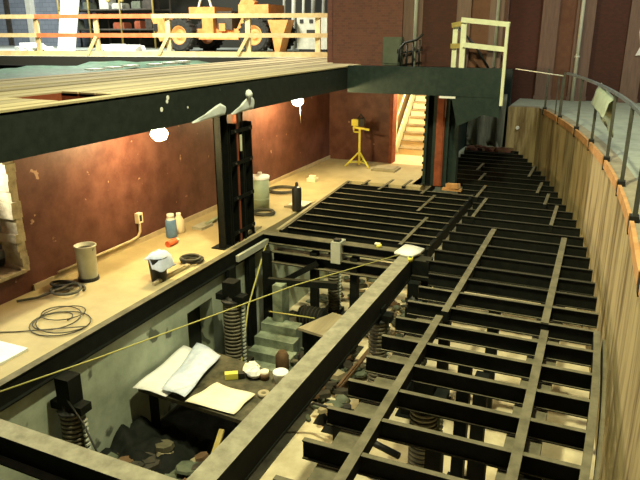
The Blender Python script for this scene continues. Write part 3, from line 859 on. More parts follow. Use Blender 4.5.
def spiral(x, y, z0, z1, r, label, yoke=True, grp=None):
    t = thing('spiral_lift_column', label, 'lift column', (x, y, z0), grp)
    prof = []; n = int((z1 - z0) / 0.055)
    for i in range(n):
        z = z0 + (z1 - z0) * i / n; h = (z1 - z0) / n
        prof += [(r * 0.80, z - z0), (r * 0.80, z - z0 + h * 0.3), (r, z - z0 + h * 0.38), (r, z - z0 + h * 0.95)]
    prof.append((r * 0.8, z1 - z0))
    b = MB(); b.lathe(prof, (x, y, z0), M_SPIRAL, 18); b.build('spiral_band', t)
    b = MB(); b.box(x - r * 1.5, x + r * 1.5, y - r * 1.5, y + r * 1.5, PIT_Z, z0 + 0.02, M_STEEL, M_DUSTD); b.build('gearbox', t)
    b = MB(); b.lathe([(r * 1.1, 0), (r * 1.15, 0.03), (r * 0.75, 0.05), (r * 0.7, 0.12), (0, 0.12)], (x, y, z1), M_SOCKET, 16)
    if yoke:
        b.box(x - r * 1.6, x + r * 1.6, y - r * 0.6, y + r * 0.6, z1 + 0.03, z1 + 0.12, M_STEEL)
    b.box(x - r * 0.7, x + r * 0.7, y - r * 0.7, y + r * 0.7, z1 + 0.1, -0.2, M_STEEL); b.build('head', t)
    b = MB(); b.box(x + r * 1.05, x + r * 1.2, y - 0.03, y + 0.03, z0, z1, M_RUBGR)
    for i in range(int((z1 - z0) / 0.06)):
        b.box(x + r * 1.2, x + r * 1.38, y - 0.03, y + 0.03, z0 + 0.06 * i + 0.02, z0 + 0.06 * i + 0.045, M_PIPE)
    b.build('toothed_guide', t)


spiral(-4.76, 4.36, -1.5, -0.62, 0.13, 'lift screw column nearest the pit frame corner at lower left')
spiral(-4.58, 7.35, -1.5, -0.52, 0.14, 'lift screw column below the black guide column on the left pit wall')
spiral(-2.36, 7.36, -1.55, -0.42, 0.12, 'lift screw column just right of the thick centre beam')
spiral(-1.34, 5.88, -1.55, -0.50, 0.15, 'lift screw column under the near joists of the curved platform')
spiral(-3.95, 9.7, -1.5, -0.6, 0.10, 'small pale lift screw column behind the far cross beam', False)
spiral(-2.15, 8.35, -1.55, -0.5, 0.11, 'lift screw column under the far end of the centre beam', False)

# ------------------------------------------------------------ guide columns
gc = thing('guide_column', 'tall black steel guide column between the stage beam and the pit frame', 'column', (-5.15, 8.370, 0))


def channel(x, y0, y1, z0, z1, m, d=0.12):
    b = MB(); t_ = 0.018
    b.box(x - d, x, y0, y0 + t_, z0, z1, m); b.box(x - d, x, y1 - t_, y1, z0, z1, m); b.box(x - d, x - d + t_, y0, y1, z0, z1, m)
    return b


channel(-5.06, 8.010, 8.210, 0, 2.07, M_STEEL).build('guide_channel', gc)
channel(-5.05, 8.240, 8.440, 0, 1.88, M_STEEL, 0.14).build('guide_channel', gc)
channel(-5.06, 8.690, 8.930, 0, 1.86, M_STEEL, 0.14).build('guide_channel', gc)
b = MB(); b.box(-5.12, -5.05, 8.460, 8.500, 0, 2.07, M_BROWNST); b.box(-5.12, -5.05, 8.610, 8.650, 0, 2.07, M_STEEL)
b.box(-5.16, -5.10, 8.440, 8.690, 0, 1.80, M_STEEL); b.build('centre_rail', gc)
for z in (0.15, 0.7, 1.25, 1.74):
    b = MB(); b.box(-5.05, -5.035, 8.270, 8.910, z, z + 0.06, M_STEEL)
    b.lathe([(0, 0.02), (0.018, 0.02), (0.018, 0), (0, 0)], (-5.035, 8.370, z + 0.03), M_DARK, 6, 'x'); b.lathe([(0, 0.02), (0.018, 0.02), (0.018, 0), (0, 0)], (-5.035, 8.810, z + 0.03), M_DARK, 6, 'x')
    b.build('clip_plate', gc)
b = MB(); b.box(-5.045, -5.03, 8.525, 8.570, 1.45, 1.70, M_CREAM); o = b.build('tag_strip', gc); o['label'] = 'pale yellow strip'
b = MB(); b.box(-5.30, -5.065, 7.970, 8.970, 0.0, 0.015, M_STEEL); b.build('base_plate', gc)
# its lower run inside the pit
b = MB(); b.box(-4.93, -4.86, 7.75, 7.95, PIT_Z, -0.22, M_STEEL); b.box(-4.93, -4.86, 8.35, 8.55, PIT_Z, -0.22, M_STEEL)
o = b.build('pit_guide_rail', pf)

gc = thing('guide_column', 'dark guide column with a rust-red strip below the far cross beam', 'column', (-3.1, 13.5, 0))
YC = 13.5
b = MB(); b.box(-3.42, -3.36, YC, YC + 0.2, 0, 2.03, M_GREENST); b.box(-3.36, -3.22, YC + 0.12, YC + 0.16, 0, 2.03, M_STEEL); b.box(-3.24, -3.17, YC, YC + 0.2, 0, 2.03, M_GREENST)
for i in range(12):
    b.box(-3.45, -3.42, YC + 0.02, YC + 0.06, 0.15 + 0.155 * i, 0.20 + 0.155 * i, M_STEEL)
b.build('guide_channel', gc)
b = MB(); b.box(-3.16, -3.02, YC - 0.04, YC + 0.06, 0.02, 2.03, M_BROWNST); b.box(-3.02, -2.99, YC - 0.02, YC + 0.06, 0.02, 1.5, M_BROWNST); o = b.build('red_strip', gc); o['label'] = 'rust-red strip'
b = MB(); b.box(-2.98, -2.90, YC, YC + 0.2, 0, 2.03, M_GREENST); b.box(-2.90, -2.78, YC + 0.12, YC + 0.16, 0, 2.03, M_GREENST); b.box(-2.78, -2.70, YC, YC + 0.2, 0, 2.03, M_GREENST); b.build('guide_channel', gc)
b = MB(); b.box(-2.98, -2.66, 12.79, 12.86, 1.955, 1.995, M_WHITE); o = b.build('pale_shim'); o.parent = gc; o.matrix_parent_inverse = Matrix.Translation(-Vector(gc.location)); o['label'] = 'white shim under the beam'
b = MB(); b.box(-3.46, -2.66, YC - 0.02, YC + 0.24, 0.0, 0.02, M_STEEL); b.build('base_plate', gc)

# grey tarpaulin and brick rubble at the far end of the pit
rows = []
for i in range(8):
    z = 1.55 - i * 0.21
    rows.append([(-3.52 + j * 0.088, 18.80 + 0.05 * math.sin(j * 2.3 + i * 0.3) + 0.02 * i * math.sin(j), z) for j in range(13)])
b = sheet(rows, M_GREYTARP, 0.01)
o = b.build('hanging_tarpaulin'); tag(o, 'stained grey-green tarpaulin hanging at the far end of the pit', 'tarp')
random.seed(8)
for i in range(16):
    b = MB(); x = -3.35 + 0.09 * i * 0.85; y = 18.45 + random.uniform(-0.12, 0.12)
    mx = Matrix.Translation((x, y, 0.035 + 0.05 * (i % 2))) @ Matrix.Rotation(random.uniform(-.6, .6), 4, 'Z')
    b.box(-0.09, 0.09, -0.05, 0.05, -0.033, 0.033, M_BRICK if i % 3 else M_RUBBR, mx=mx)
    o = b.build('loose_brick'); tag(o, 'loose red brick lying below the hanging grey tarpaulin', 'brick', 'bricks below the hanging tarpaulin')
b = MB(); b.box(-3.44, -2.1, 18.25, 18.7, -0.05, 0.0, M_STEEL); b.build('brick_ledge', lift)
b = MB(); b.lathe([(0.0, -0.03), (0.045, -0.03), (0.055, 0), (0.045, 0.02), (0, 0.02)], (-2.12, 18.93, 0.62), M_WHITE, 12, 'y')
o = b.build('cap', bpy.data.objects['wall_end_pier']); o['label'] = 'small round white cap'
# bit of wood at the foot of the far column
b = MB(); b.bar((-2.82, 13.30, 0.09), (-2.55, 13.2, 0.12), 0.12, 0.10, M_ORBOARD); b.box(-2.9, -2.5, 13.18, 13.32, 0.005, 0.05, M_ORBOARD)
o = b.build('wood_offcut'); tag(o, 'tan wood offcut lying at the foot of the far dark column', 'wood')

# ------------------------------------------------------------ clamp work lights under the stage beam
def clamp_lamp(X, Y, z, power, label, cord):
    t = thing('work_lamp', label, 'lamp', (X, Y, z), None)
    b = MB(); b.lathe([(0.0, -0.125), (0.06, -0.11), (0.105, -0.065), (0.12, -0.01), (0.09, 0.04), (0.05, 0.065), (0.025, 0.07), (0, 0.07)], (X, Y, z), M_BULB, 18); b.build('bulb', t)
    b = MB(); b.lathe([(0.0, 0.15), (0.028, 0.15), (0.03, 0.07), (0.0, 0.07)], (X, Y, z), M_SOCKET, 12); b.build('socket', t)
    b = MB(); b.tube([(X, Y, z + 0.14), (X - 0.02, Y, z + 0.2), (X - 0.02, Y, 2.16)], 0.008, M_SOCKET, 5); b.build('cord', t)
    if cord:
        b = MB(); b.tube([(X - 0.05, Y + 0.25, 2.14), (X - 0.05, Y + 0.22, z - 0.12), (X - 0.05, Y + 0.24, z - 0.5)], 0.008, M_PIPE, 5); o = b.build('pull_cord', t); o['label'] = 'white hanging cord'
    return t


clamp_lamp(-5.70, 7.42, 1.85, 330, 'glowing bulb under the stage edge beam above the white pail', False)
clamp_lamp(-5.75, 12.1, 1.87, 380, 'glowing bulb with a white cord under the stage edge beam near its far end', True)

# ------------------------------------------------------------ things in the trap room
t = thing('pail', 'tall white pail with a dark mouth against the red wall', 'bucket', (-6.12, 6.20, 0))
b = MB(); b.lathe([(0.0, 0.0), (0.118, 0.0), (0.125, 0.02), (0.135, 0.44), (0.145, 0.445), (0.145, 0.46), (0.128, 0.46), (0.12, 0.10), (0, 0.10)], (-6.12, 6.20, 0.03), M_BUCKET, 24)
b.build('body', t)
b = MB(); b.lathe([(0.0, 0), (0.14, 0), (0.14, 0.04), (0, 0.04)], (-6.12, 6.20, 0.0), M_SOCKET, 20); b.build('base', t)
b = MB(); b.tube([(-6.255, 6.2, 0.46)] + [(-6.12 - 0.145 * math.cos(a), 6.2 - 0.02, 0.46 - 0.10 * math.sin(a)) for a in (0.5, 1.0, 1.57, 2.1, 2.6)] + [(-5.98, 6.2, 0.46)], 0.004, M_CABLE, 5)
o = b.build('handle', t)
b = MB(); b.lathe([(0.0, 0), (0.122, 0)], (-6.12, 6.2, 0.44), M_SOCKET, 20); b.build('mouth_disc', t)  # black disc just below the rim makes the dark mouth

t = thing('waste_bin', 'black bin with a pale blue rag hanging over its rim', 'bin', (-5.2, 6.55, 0))
b = MB(); b.lathe([(0.0, 0.0), (0.10, 0.0), (0.13, 0.33), (0.14, 0.34), (0.12, 0.34), (0.10, 0.05), (0, 0.05)], (-5.22, 6.55, 0.0), M_SOCKET, 20); b.build('body', t)
random.seed(4)
rows = []
for i in range(8):
    row = []
    for j in range(8):
        u, v = (i - 3.5) / 3.5, (j - 3.5) / 3.5
        d = max(abs(u), abs(v))
        z = 0.41 - (max(0, d - 0.45) ** 1.2) * (0.42 if u > -0.2 else 0.16) + random.uniform(-0.012, 0.012)
        row.append((-5.19 + u * 0.145, 6.57 + v * 0.16, z))
    rows.append(row)
o = sheet(rows, M_RAG, 0.01).build('rag'); tag(o, 'crumpled pale blue rag over the rim of the black bin', 'cloth')

t = thing('cleaner_bottle', 'blue bottle with a white top standing by the red wall', 'bottle', (-6.22, 8.25, 0))
b = MB(); b.lathe([(0, 0), (0.085, 0), (0.09, 0.02), (0.09, 0.27), (0.075, 0.30)], (-6.22, 8.22, 0), M_BLUE, 16); b.build('body', t)
b = MB(); b.lathe([(0.075, 0.30), (0.055, 0.34), (0.06, 0.345), (0.06, 0.39), (0, 0.39)], (-6.22, 8.22, 0), M_WHITE, 16); b.build('cap', t)
t = thing('plastic_jug', 'cream plastic jug just right of the blue bottle', 'jug', (-6.25, 8.48, 0))
b = MB(); b.lathe([(0, 0), (0.075, 0), (0.085, 0.03), (0.085, 0.21), (0.04, 0.29), (0.035, 0.31)], (-6.25, 8.48, 0), M_PAPERC, 14); b.build('body', t)
b = MB(); b.lathe([(0.04, 0.31), (0.04, 0.34), (0, 0.34)], (-6.25, 8.48, 0), M_WHITE, 12); b.build('cap', t)
t = thing('spray_can', 'small red-orange can lying on the pale floor by the wall', 'can', (-5.95, 7.85, 0.05))
b = MB(); b.lathe([(0, -0.11), (0.05, -0.11), (0.05, 0.09), (0.04, 0.11)], (-5.95, 7.85, 0.05), M_RED, 12, 'y'); b.build('body', t)
b = MB(); b.lathe([(0.04, 0.11), (0.03, 0.17), (0, 0.17)], (-5.95, 7.85, 0.05), M_PAPERC, 12, 'y'); b.build('cap', t)
b = MB(); b.box(-6.15, -5.95, 8.7, 9.05, 0, 0.05, M_GREY); b.tube([(-6.0, 8.9, 0.06), (-6.05, 9.3, 0.05), (-6.1, 9.6, 0.04)], 0.03, M_GGREEN, 8)
o = b.build('sander'); tag(o, 'small grey hand tool lying on the floor right of the cream jug', 'tool')

t = thing('wall_outlet', 'cream outlet box on a short conduit up the red wall', 'outlet', (-6.47, 7.72, 0.0))
b = MB(); b.tube([(-6.46, 6.0, 0.11), (-6.46, 7.5, 0.11), (-6.46, 7.68, 0.13), (-6.46, 7.74, 0.2), (-6.46, 7.74, 0.34)], 0.022, M_CONDUIT, 7); b.build('conduit', t)
b = MB(); b.box(-6.5, -6.43, 7.69, 7.80, 0.34, 0.50, M_PAPERC); b.box(-6.43, -6.425, 7.72, 7.77, 0.37, 0.47, M_SOCKET); b.build('box', t)

t = thing('drum', 'grey-green metal drum with a white lid by the far floor', 'drum', (-5.62, 10.35, 0))
b = MB(); b.lathe([(0, 0), (0.17, 0), (0.17, 0.60), (0, 0.60)], (-5.72, 10.35, 0), M_GGREEN, 20)
b.lathe([(0.17, 0.2), (0.18, 0.21), (0.17, 0.22)], (-5.72, 10.35, 0), M_GGREEN, 20); b.build('body', t)
b = MB(); b.lathe([(0.18, 0.59), (0.185, 0.64), (0.05, 0.67), (0, 0.67)], (-5.72, 10.35, 0), M_PAPER, 20); b.lathe([(0.04, .66), (0.04, .71), (0, .71)], (-5.72, 10.35, 0), M_PAPER, 10); b.build('lid', t)

t = thing('gas_cylinder', 'short black gas cylinder beside the edge of the far lift frame', 'cylinder', (-5.0, 10.45, 0))
b = MB(); b.lathe([(0, 0), (0.085, 0), (0.09, 0.02), (0.09, 0.42), (0.06, 0.47), (0.03, 0.48)], (-5.03, 10.5, 0), M_SOCKET, 18); b.build('body', t)
b = MB(); b.lathe([(0.03, 0.48), (0.03, 0.52), (0.02, 0.55), (0, 0.55)], (-5.03, 10.5, 0), M_DARK, 10); b.build('valve', t)
b = MB(); b.lathe([(0.0, 0.0), (0.028, 0.0), (0.028, 0.01), (0, 0.01)], (-4.965, 10.44, 0.465), M_WHITE, 10); o = b.build('label_disc', t); o['label'] = 'small white sticker'


def coil(name, c, r, turns, m, label, rr=0.012, jit=0.03, seed=1, sx=1.0, tail=None, cat='cable'):
    random.seed(seed); pts = []
    n = 22 * turns
    ph = [random.uniform(0, 6.28) for _ in range(4)]
    for i in range(n + 1):
        t_ = 2 * PI * i / 22
        q = i / n
        R_ = r * (1 + jit * 6 * math.sin(t_ * 0.37 + ph[0]))
        pts.append((c[0] + R_ * sx * math.cos(t_) + jit * 3 * math.sin(q * 9 + ph[1]), c[1] + R_ * math.sin(t_) + jit * 3 * math.sin(q * 7 + ph[2]), rr + 0.004 + q * rr * 1.2 * min(turns, 3)))
    if tail:
        pts += tail
    b = MB(); b.tube(pts, rr, m, 6)
    o = b.build(name); tag(o, label, cat); return o


coil('cable_coil', (-5.48, 10.02), 0.19, 4, M_CABLE, 'dark coil of cable on the floor between drum and pit frame', 0.014, 0.004, 2)
coil('cable_coil', (-5.95, 11.75), 0.28, 4, M_CABLE, 'thin dark cable coil near the wall behind the black gas cylinder', 0.012, 0.01, 3)
coil('cable_coil', (-5.22, 7.32), 0.14, 5, M_CABLE, 'small coil of cable to the right of the black bin', 0.018, 0.006, 5)
coil('tangled_cable', (-5.50, 5.05), 0.27, 4, M_CABLE, 'tangled grey cable looping across the near floor', 0.007, 0.04, 6, 1.0,
     [(-5.7, 4.6, 0.012), (-6.0, 4.45, 0.012), (-6.3, 4.3, 0.012), (-6.45, 3.6, 0.012)])
coil('tangled_cable', (-6.1, 5.75), 0.13, 3, M_CABLE, 'bundle of grey cable beside the foot of the white pail', 0.018, 0.03, 9, 1.3, [(-6.2, 5.4, 0.03), (-6.35, 5.2, 0.03)])

t = thing('tripod_stand', 'yellow tripod light stand before the brown back wall', 'stand', (-5.45, 14.75, 0))
TX, TY = -5.38, 14.85
b = MB(); b.tube([(TX, TY, 0.05), (TX, TY, 0.95)], 0.03, M_YELLOW, 8); b.build('pole', t)
for a in (-2.6, -0.5, 1.5):
    b = MB(); b.tube([(TX, TY, 0.38), (TX + 0.36 * math.cos(a), TY + 0.36 * math.sin(a), 0.02)], 0.022, M_YELLOW, 6); b.tube([(TX, TY, 0.12), (TX + 0.26 * math.cos(a), TY + 0.26 * math.sin(a), 0.12)], 0.015, M_YELLOW, 5); b.build('leg', t)
b = MB(); b.bar((TX - 0.17, TY, 0.98), (TX + 0.24, TY, 0.93), 0.04, 0.05, M_YELLOW); b.tube([(TX - 0.15, TY, 0.86), (TX - 0.17, TY, 0.98)], 0.02, M_YELLOW, 6); b.tube([(TX - 0.15, TY, 0.86), (TX, TY, 0.86)], 0.02, M_YELLOW, 6); b.build('cross_bar', t)
b = MB(); b.box(TX - 0.19, TX - 0.02, TY - 0.08, TY + 0.06, 1.02, 1.17, M_YELLOW); b.build('lamp_head', t)
b = MB(); b.box(TX - 0.02, TX + 0.12, TY - 0.06, TY + 0.06, 1.02, 1.20, M_SOCKET); b.tube([(TX - 0.06, TY, 1.17), (TX + 0.02, TY, 1.30), (TX + 0.1, TY, 1.2)], 0.02, M_SOCKET, 6); o = b.build('lamp_head', t); o['label'] = 'black lamp head'

b = MB(); b.box(-5.35, -4.98, 10.6, 11.05, 0.0, 0.04, M_PLANK2); b.box(-5.28, -4.95, 10.62, 11.0, 0.05, 0.065, M_PAPERC)
o = b.build('board_offcuts'); tag(o, 'flat board offcuts on the floor behind the black gas cylinder', 'board')
b = MB(); b.box(-4.95, -4.35, 14.5, 15.0, 0.0, 0.05, M_PLANK2); b.box(-4.9, -4.4, 14.55, 14.95, 0.05, 0.07, M_PLANK2)
o = b.build('floor_board'); tag(o, 'low board lying on the floor before the lit doorway', 'board')
b = MB(); b.box(-5.88, -5.68, 12.8, 13.0, 0, 0.08, M_PAPERC); b.box(-5.85, -5.72, 12.85, 12.95, 0.08, 0.13, M_PAPERC)
o = b.build('crumpled_bag'); tag(o, 'small cream crumpled bag near the wall beyond the coil', 'bag')
# sawn timber pieces along the slab edge
for (y0, y1, x, lab) in ((6.35, 7.15, -5.13, 'pale timber offcut on the floor edge just beyond the black bin'), (8.75, 9.25, -5.10, 'short timber block at the foot of the guide column')):
    b = MB(); b.box(x - 0.05, x + 0.0, y0, y1, 0.013, 0.045, M_PLANK); b.box(x - 0.05, x - 0.01, y0 + 0.1, y1 - 0.1, 0.045, 0.06, M_PLANK2)
    o = b.build('timber_offcut'); tag(o, lab, 'timber')
t = thing('white_board', 'white board with a red mark lying on the near floor corner', 'board', (-5.6, 4.1, 0))
b = MB(); b.box(-5.85, -5.25, 3.75, 4.35, 0.0, 0.025, M_WHITE); b.build('sheet', t)
b = MB(); b.tube([(-5.48, 3.92, 0.045), (-5.30, 3.98, 0.045)], 0.02, M_RED, 6); o = b.build('marker'); tag(o, 'red marker lying on the white board at the near floor corner', 'marker')

# plastic flaps caught on the lower edge of the stage beam
for (Y0, Y1, top, lab) in ((7.12, 7.95, 2.235, 'pale plastic flap hanging left below the stage beam by the column'), (8.12, 8.78, 2.28, 'pale plastic flap knotted on the beam right of the column top')):
    rows = []
    for i in range(5):
        row = []
        for j in range(7):
            u = j / 6.0
            hgt = (top - 2.055) * (0.08 + 0.92 * min(1, (u * 1.15) ** 1.1) * (1 if u < 0.87 else 0.6))
            row.append((-4.918 + 0.012 * math.sin(j * 1.9 + i), Y0 + (Y1 - Y0) * u, 2.055 + hgt * i / 4 + (0.004 * j)))
        rows.append(row)
    b = MB(); R = 5; C = 7
    vs = [p for r_ in rows for p in r_]; n_ = len(vs); vs += [(p[0] - 0.01, p[1], p[2]) for p in vs]
    fs = []
    for i in range(R - 1):
        for j in range(C - 1):
            a = i * C + j; fs += [(a, a + 1, a + C + 1, a + C), (n_ + a, n_ + a + C, n_ + a + C + 1, n_ + a + 1)]
    for j in range(C - 1):
        fs += [(j, n_ + j, n_ + j + 1, j + 1), ((R - 1) * C + j, (R - 1) * C + j + 1, n_ + (R - 1) * C + j + 1, n_ + (R - 1) * C + j)]
    b.add(vs, fs, M_TARP, True)
    if Y0 > 8:
        b.lathe([(0, -0.05), (0.05, -0.03), (0.06, 0.02), (0.03, 0.07), (0, 0.08)], (-4.90, 8.60, 2.30), M_TARP, 10)
    o = b.build('plastic_flap'); tag(o, lab, 'plastic sheet')

# ------------------------------------------------------------ things on the frames
b = sheet([[(-2.60, 8.80, 0.055), (-2.45, 8.74, 0.06), (-2.30, 8.70, 0.07)], [(-2.58, 8.98, 0.05), (-2.42, 8.95, 0.055), (-2.24, 8.90, 0.06)], [(-2.55, 9.22, 0.055), (-2.42, 9.20, 0.06), (-2.22, 9.12, 0.06)]], M_WHITE, 0.04)
o = b.build('white_pad'); tag(o, 'white pad lying on the far end of the thick centre beam', 'pad')
b = MB(); b.lathe([(0, 0), (0.04, 0), (0.04, 0.05), (0, 0.05)], (-2.30, 8.62, 0.016), M_YELLOW, 10); b.lathe([(0.03, 0.05), (0.02, 0.065), (0, 0.065)], (-2.30, 8.62, 0.016), M_GREENTARP, 10)
o = b.build('tape_roll'); tag(o, 'small yellow-green roll at the near edge of the white pad', 'roll')
b = MB(); b.lathe([(0, 0), (0.045, 0), (0.045, 0.05), (0, 0.05)], (-2.92, 9.03, 0.012), M_YELLOW, 10); b.box(-2.98, -2.90, 8.99, 9.05, 0.05 + 0.012, 0.08, M_PAPERC)
o = b.build('tape_roll'); tag(o, 'small yellow roll on the far cross beam left of the white pad', 'roll')
b = MB(); b.tube([(-4.86, 3.3, 0.06), (-4.4, 4.5, 0.03), (-3.4, 7.0, 0.05), (-2.5, 8.75, 0.04)], 0.008, M_CORD, 5)
o = b.build('string_line'); tag(o, 'long yellow string line stretched diagonally over the open pit', 'string')
b = MB(); b.tube([(-4.83, 8.9, -0.12), (-4.70, 8.0, -0.9), (-4.35, 7.1, -1.55)], 0.015, M_CORD, 5)
o = b.build('slack_rope'); tag(o, 'yellow cord hanging from the pit frame corner down past the screw column', 'string')
b = MB(); b.tube([(-4.9, 4.35, -0.35), (-4.4, 4.15, -0.55), (-4.0, 3.9, -0.62)], 0.010, M_SOCKET, 5)
o = b.build('slack_rope'); tag(o, 'thin black cord sagging from the lower left pit wall', 'string')

# ------------------------------------------------------------ table with drawings down in the pit
t = thing('plan_table', 'dark plywood table with drawings down in the open pit', 'table', (-4.1, 6.0, PIT_Z))
TZ = -1.0
b = MB(); q = [(-4.86, 5.52), (-3.32, 5.42), (-3.18, 6.50), (-4.74, 6.75)]
vs = [(x, y, TZ - 0.01) for x, y in q] + [(x, y, TZ - 0.06) for x, y in q]
b.add(vs, [(0, 1, 2, 3), (7, 6, 5, 4), (0, 4, 5, 1), (1, 5, 6, 2), (2, 6, 7, 3), (3, 7, 4, 0)], M_RUBBLE); b.build('top', t)
for (x, y) in ((-4.74, 5.65), (-3.42, 5.54), (-3.3, 6.4), (-4.64, 6.6)):
    b = MB(); b.box(x - 0.04, x + 0.04, y - 0.04, y + 0.04, PIT_Z, TZ - 0.06, M_STEEL); b.build('leg', t)


def paper(q, m, label, amp=0.03, n=9, zo=0.0, seed=0):
    random.seed(seed); rows = []
    ph = random.uniform(0, 6)
    for i in range(n):
        u = i / (n - 1); row = []
        for j in range(n):
            v = j / (n - 1)
            x = (q[0][0] * (1 - u) + q[1][0] * u) * (1 - v) + (q[3][0] * (1 - u) + q[2][0] * u) * v
            y = (q[0][1] * (1 - u) + q[1][1] * u) * (1 - v) + (q[3][1] * (1 - u) + q[2][1] * u) * v
            row.append((x, y, TZ + 0.012 + zo + amp * (0.5 + 0.5 * math.sin(u * 5 + ph + v * 2)) * (0.4 + v * 0.6) + amp * 0.3 * math.sin(v * 9 + u * 3)))
        rows.append(row)
    o = sheet(rows, m, 0.004).build('drawing_sheet'); tag(o, label, 'paper'); return o


paper([(-4.90, 5.46), (-4.40, 5.46), (-4.45, 6.60), (-4.93, 6.60)], M_PAPER, 'large white drawing sheet on the left half of the pit table', 0.04, seed=2)
paper([(-4.50, 5.52), (-4.12, 5.46), (-4.30, 6.55), (-4.78, 6.70)], M_RAG, 'bluish white drawing sheet overlapping the middle of the pit table', 0.05, zo=0.05, seed=5)
paper([(-4.12, 5.46), (-3.45, 5.46), (-3.42, 5.92), (-4.0, 5.98)], M_PAPERC, 'cream drawing sheet at the right front corner of the pit table', 0.03, zo=0.0, seed=8)
t = thing('tape_measure', 'yellow and black tape measure between the papers on the pit table', 'tape measure', (-3.9, 6.2, TZ))
b = MB(); b.bar((-3.98, 6.13, TZ + 0.04), (-3.84, 6.22, TZ + 0.04), 0.08, 0.08, M_YELLOW); b.build('body', t)
b = MB(); b.bar((-3.84, 6.22, TZ + 0.035), (-3.77, 6.265, TZ + 0.035), 0.075, 0.07, M_SOCKET); b.build('end', t)
t = thing('crumpled_wrapper', 'crumpled cream and red wrapper at the back of the pit table', 'wrapper', (-3.75, 6.4, TZ))
random.seed(12)
for (m, dx) in ((M_PAPERC, 0), (M_PAPER, 0.08)):
    b = MB(); b.lathe([(0, 0), (0.09, 0.02), (0.11, 0.07), (0.07, 0.12), (0.03, 0.13), (0, 0.11)], (0, 0, 0), m, 9)
    b.v = [(x + random.uniform(-.02, .02) - 3.74 + dx, y + random.uniform(-.02, .02) + 6.40 - dx, max(z + random.uniform(-.015, .015), 0) + TZ) for x, y, z in b.v]; b.build('fold', t)
t = thing('paper_cup', 'white cup at the right back corner of the pit table', 'cup', (-3.28, 6.38, TZ))
b = MB(); b.lathe([(0, 0), (0.07, 0), (0.095, 0.13), (0.10, 0.14), (0.085, 0.13), (0.06, 0.02), (0, 0.02)], (-3.30, 6.36, TZ - 0.01), M_PAPER, 18); b.build('body', t)
b = MB(); b.lathe([(0.10, 0.135), (0.095, 0.15), (0, 0.155)], (-3.30, 6.36, TZ - 0.01), M_WHITE, 18); b.build('lid', t)
t = thing('small_jar', 'short brown and cream jar left of the white cup', 'jar', (-3.5, 6.35, TZ))
b = MB(); b.lathe([(0, 0), (0.06, 0), (0.065, 0.08), (0.04, 0.1)], (-3.52, 6.34, TZ - 0.01), M_RUBBR, 14); b.build('body', t)
b = MB(); b.lathe([(0.055, 0.09), (0.055, 0.12), (0, 0.12)], (-3.52, 6.34, TZ - 0.01), M_PAPERC, 14); b.build('lid', t)
b = MB(); b.lathe([(0.035, 0), (0.07, 0), (0.07, 0.05), (0.035, 0.05), (0.035, 0)], (-3.34, 5.98, TZ - 0.01), M_PLANK2, 16)
o = b.build('tape_roll'); tag(o, 'tan roll of tape on the pit table edge next to the centre beam', 'roll')

# plywood scraps, blocks and machinery in the pit
b = MB(); q = [(-3.72, 7.75), (-3.10, 7.62), (-2.95, 8.35), (-3.45, 8.45)]
vs = [(x, y, -0.95) for x, y in q] + [(x, y, -0.99) for x, y in q]
b.add(vs, [(0, 1, 2, 3), (7, 6, 5, 4), (0, 4, 5, 1), (1, 5, 6, 2), (2, 6, 7, 3), (3, 7, 4, 0)], M_PLANK2)
b.box(-3.65, -3.1, 7.8, 8.3, PIT_Z, -0.99, M_STEEL)
o = b.build('plywood_top_crate'); tag(o, 'dark crate topped with tan plywood left of the centre beam', 'crate')
b = MB(); b.lathe([(0, 0), (0.04, 0), (0.04, 0.04), (0, 0.04)], (-3.2, 8.32, -0.95), M_YELLOW, 10)
o = b.build('tape_roll'); tag(o, 'tiny yellow roll on the plywood-topped crate', 'roll')
M_STEP = mat('grimy_green_concrete', (0.10, 0.12, 0.08), (0.26, 0.30, 0.21), 0.9, 4, bump=0.3)
cs = thing('concrete_steps', 'pale green concrete steps in the pit beside the left screw column', 'steps', (-4.3, 8.2, PIT_Z))
for i in range(4):
    b = MB(); b.box(-4.60, -3.80 - 0.06 * i, 7.55 + 0.22 * i, 7.80 + 0.22 * i, PIT_Z, PIT_Z + 0.14 * (i + 1), M_STEP); b.build('step', cs)
b = MB(); b.box(-4.45, -4.28, 8.35, 8.6, PIT_Z, -0.62, M_STEP); o = b.build('concrete_pier'); tag(o, 'narrow pale concrete pier behind the green concrete steps', 'pier')
b = MB(); b.lathe([(0, 0), (0.10, 0), (0.10, 0.48), (0.06, 0.55), (0, 0.55)], (-3.86, 7.5, PIT_Z), M_RUBBR, 14)
o = b.build('gas_cylinder'); tag(o, 'rusty orange cylinder standing in the pit beside the concrete steps', 'cylinder')
t = thing('drive_motor', 'dark drive motor and gearbox on the pit floor under the far cross beam', 'motor', (-3.9, 8.6, PIT_Z))
b = MB(); b.lathe([(0, 0), (0.16, 0), (0.17, 0.03), (0.17, 0.42), (0.1, 0.46), (0, 0.46)], (-4.1, 8.65, -1.2), M_STEEL, 16, 'x')
for k in range(6):
    b.lathe([(0.17, 0), (0.185, 0.01), (0.17, 0.02)], (-4.05 + 0.06 * k, 8.65, -1.2), M_DUSTD, 16, 'x')
b.build('motor', t)
b = MB(); b.box(-4.15, -3.6, 8.45, 8.85, PIT_Z, -1.38, M_STEEL, M_DUSTD); b.build('gearbox', t)
b = MB(); b.tube([(-3.64, 8.65, -1.2), (-2.6, 8.3, -1.2)], 0.035, M_DARK, 8); b.build('shaft', t)
b = MB(); b.tube([(-4.35, 8.05, -0.93), (-3.6, 8.1, -0.93)], 0.012, M_CORD, 5)
o = b.build('wire'); tag(o, 'thin yellow wire stretched across the middle of the pit', 'wire')

random.seed(31)
# chunks lying in the pit, each a thing
mats_ = [M_RUBBLE, M_RUBGR, M_RUBBR, M_PLANK2, M_DARK, M_RUBGR]


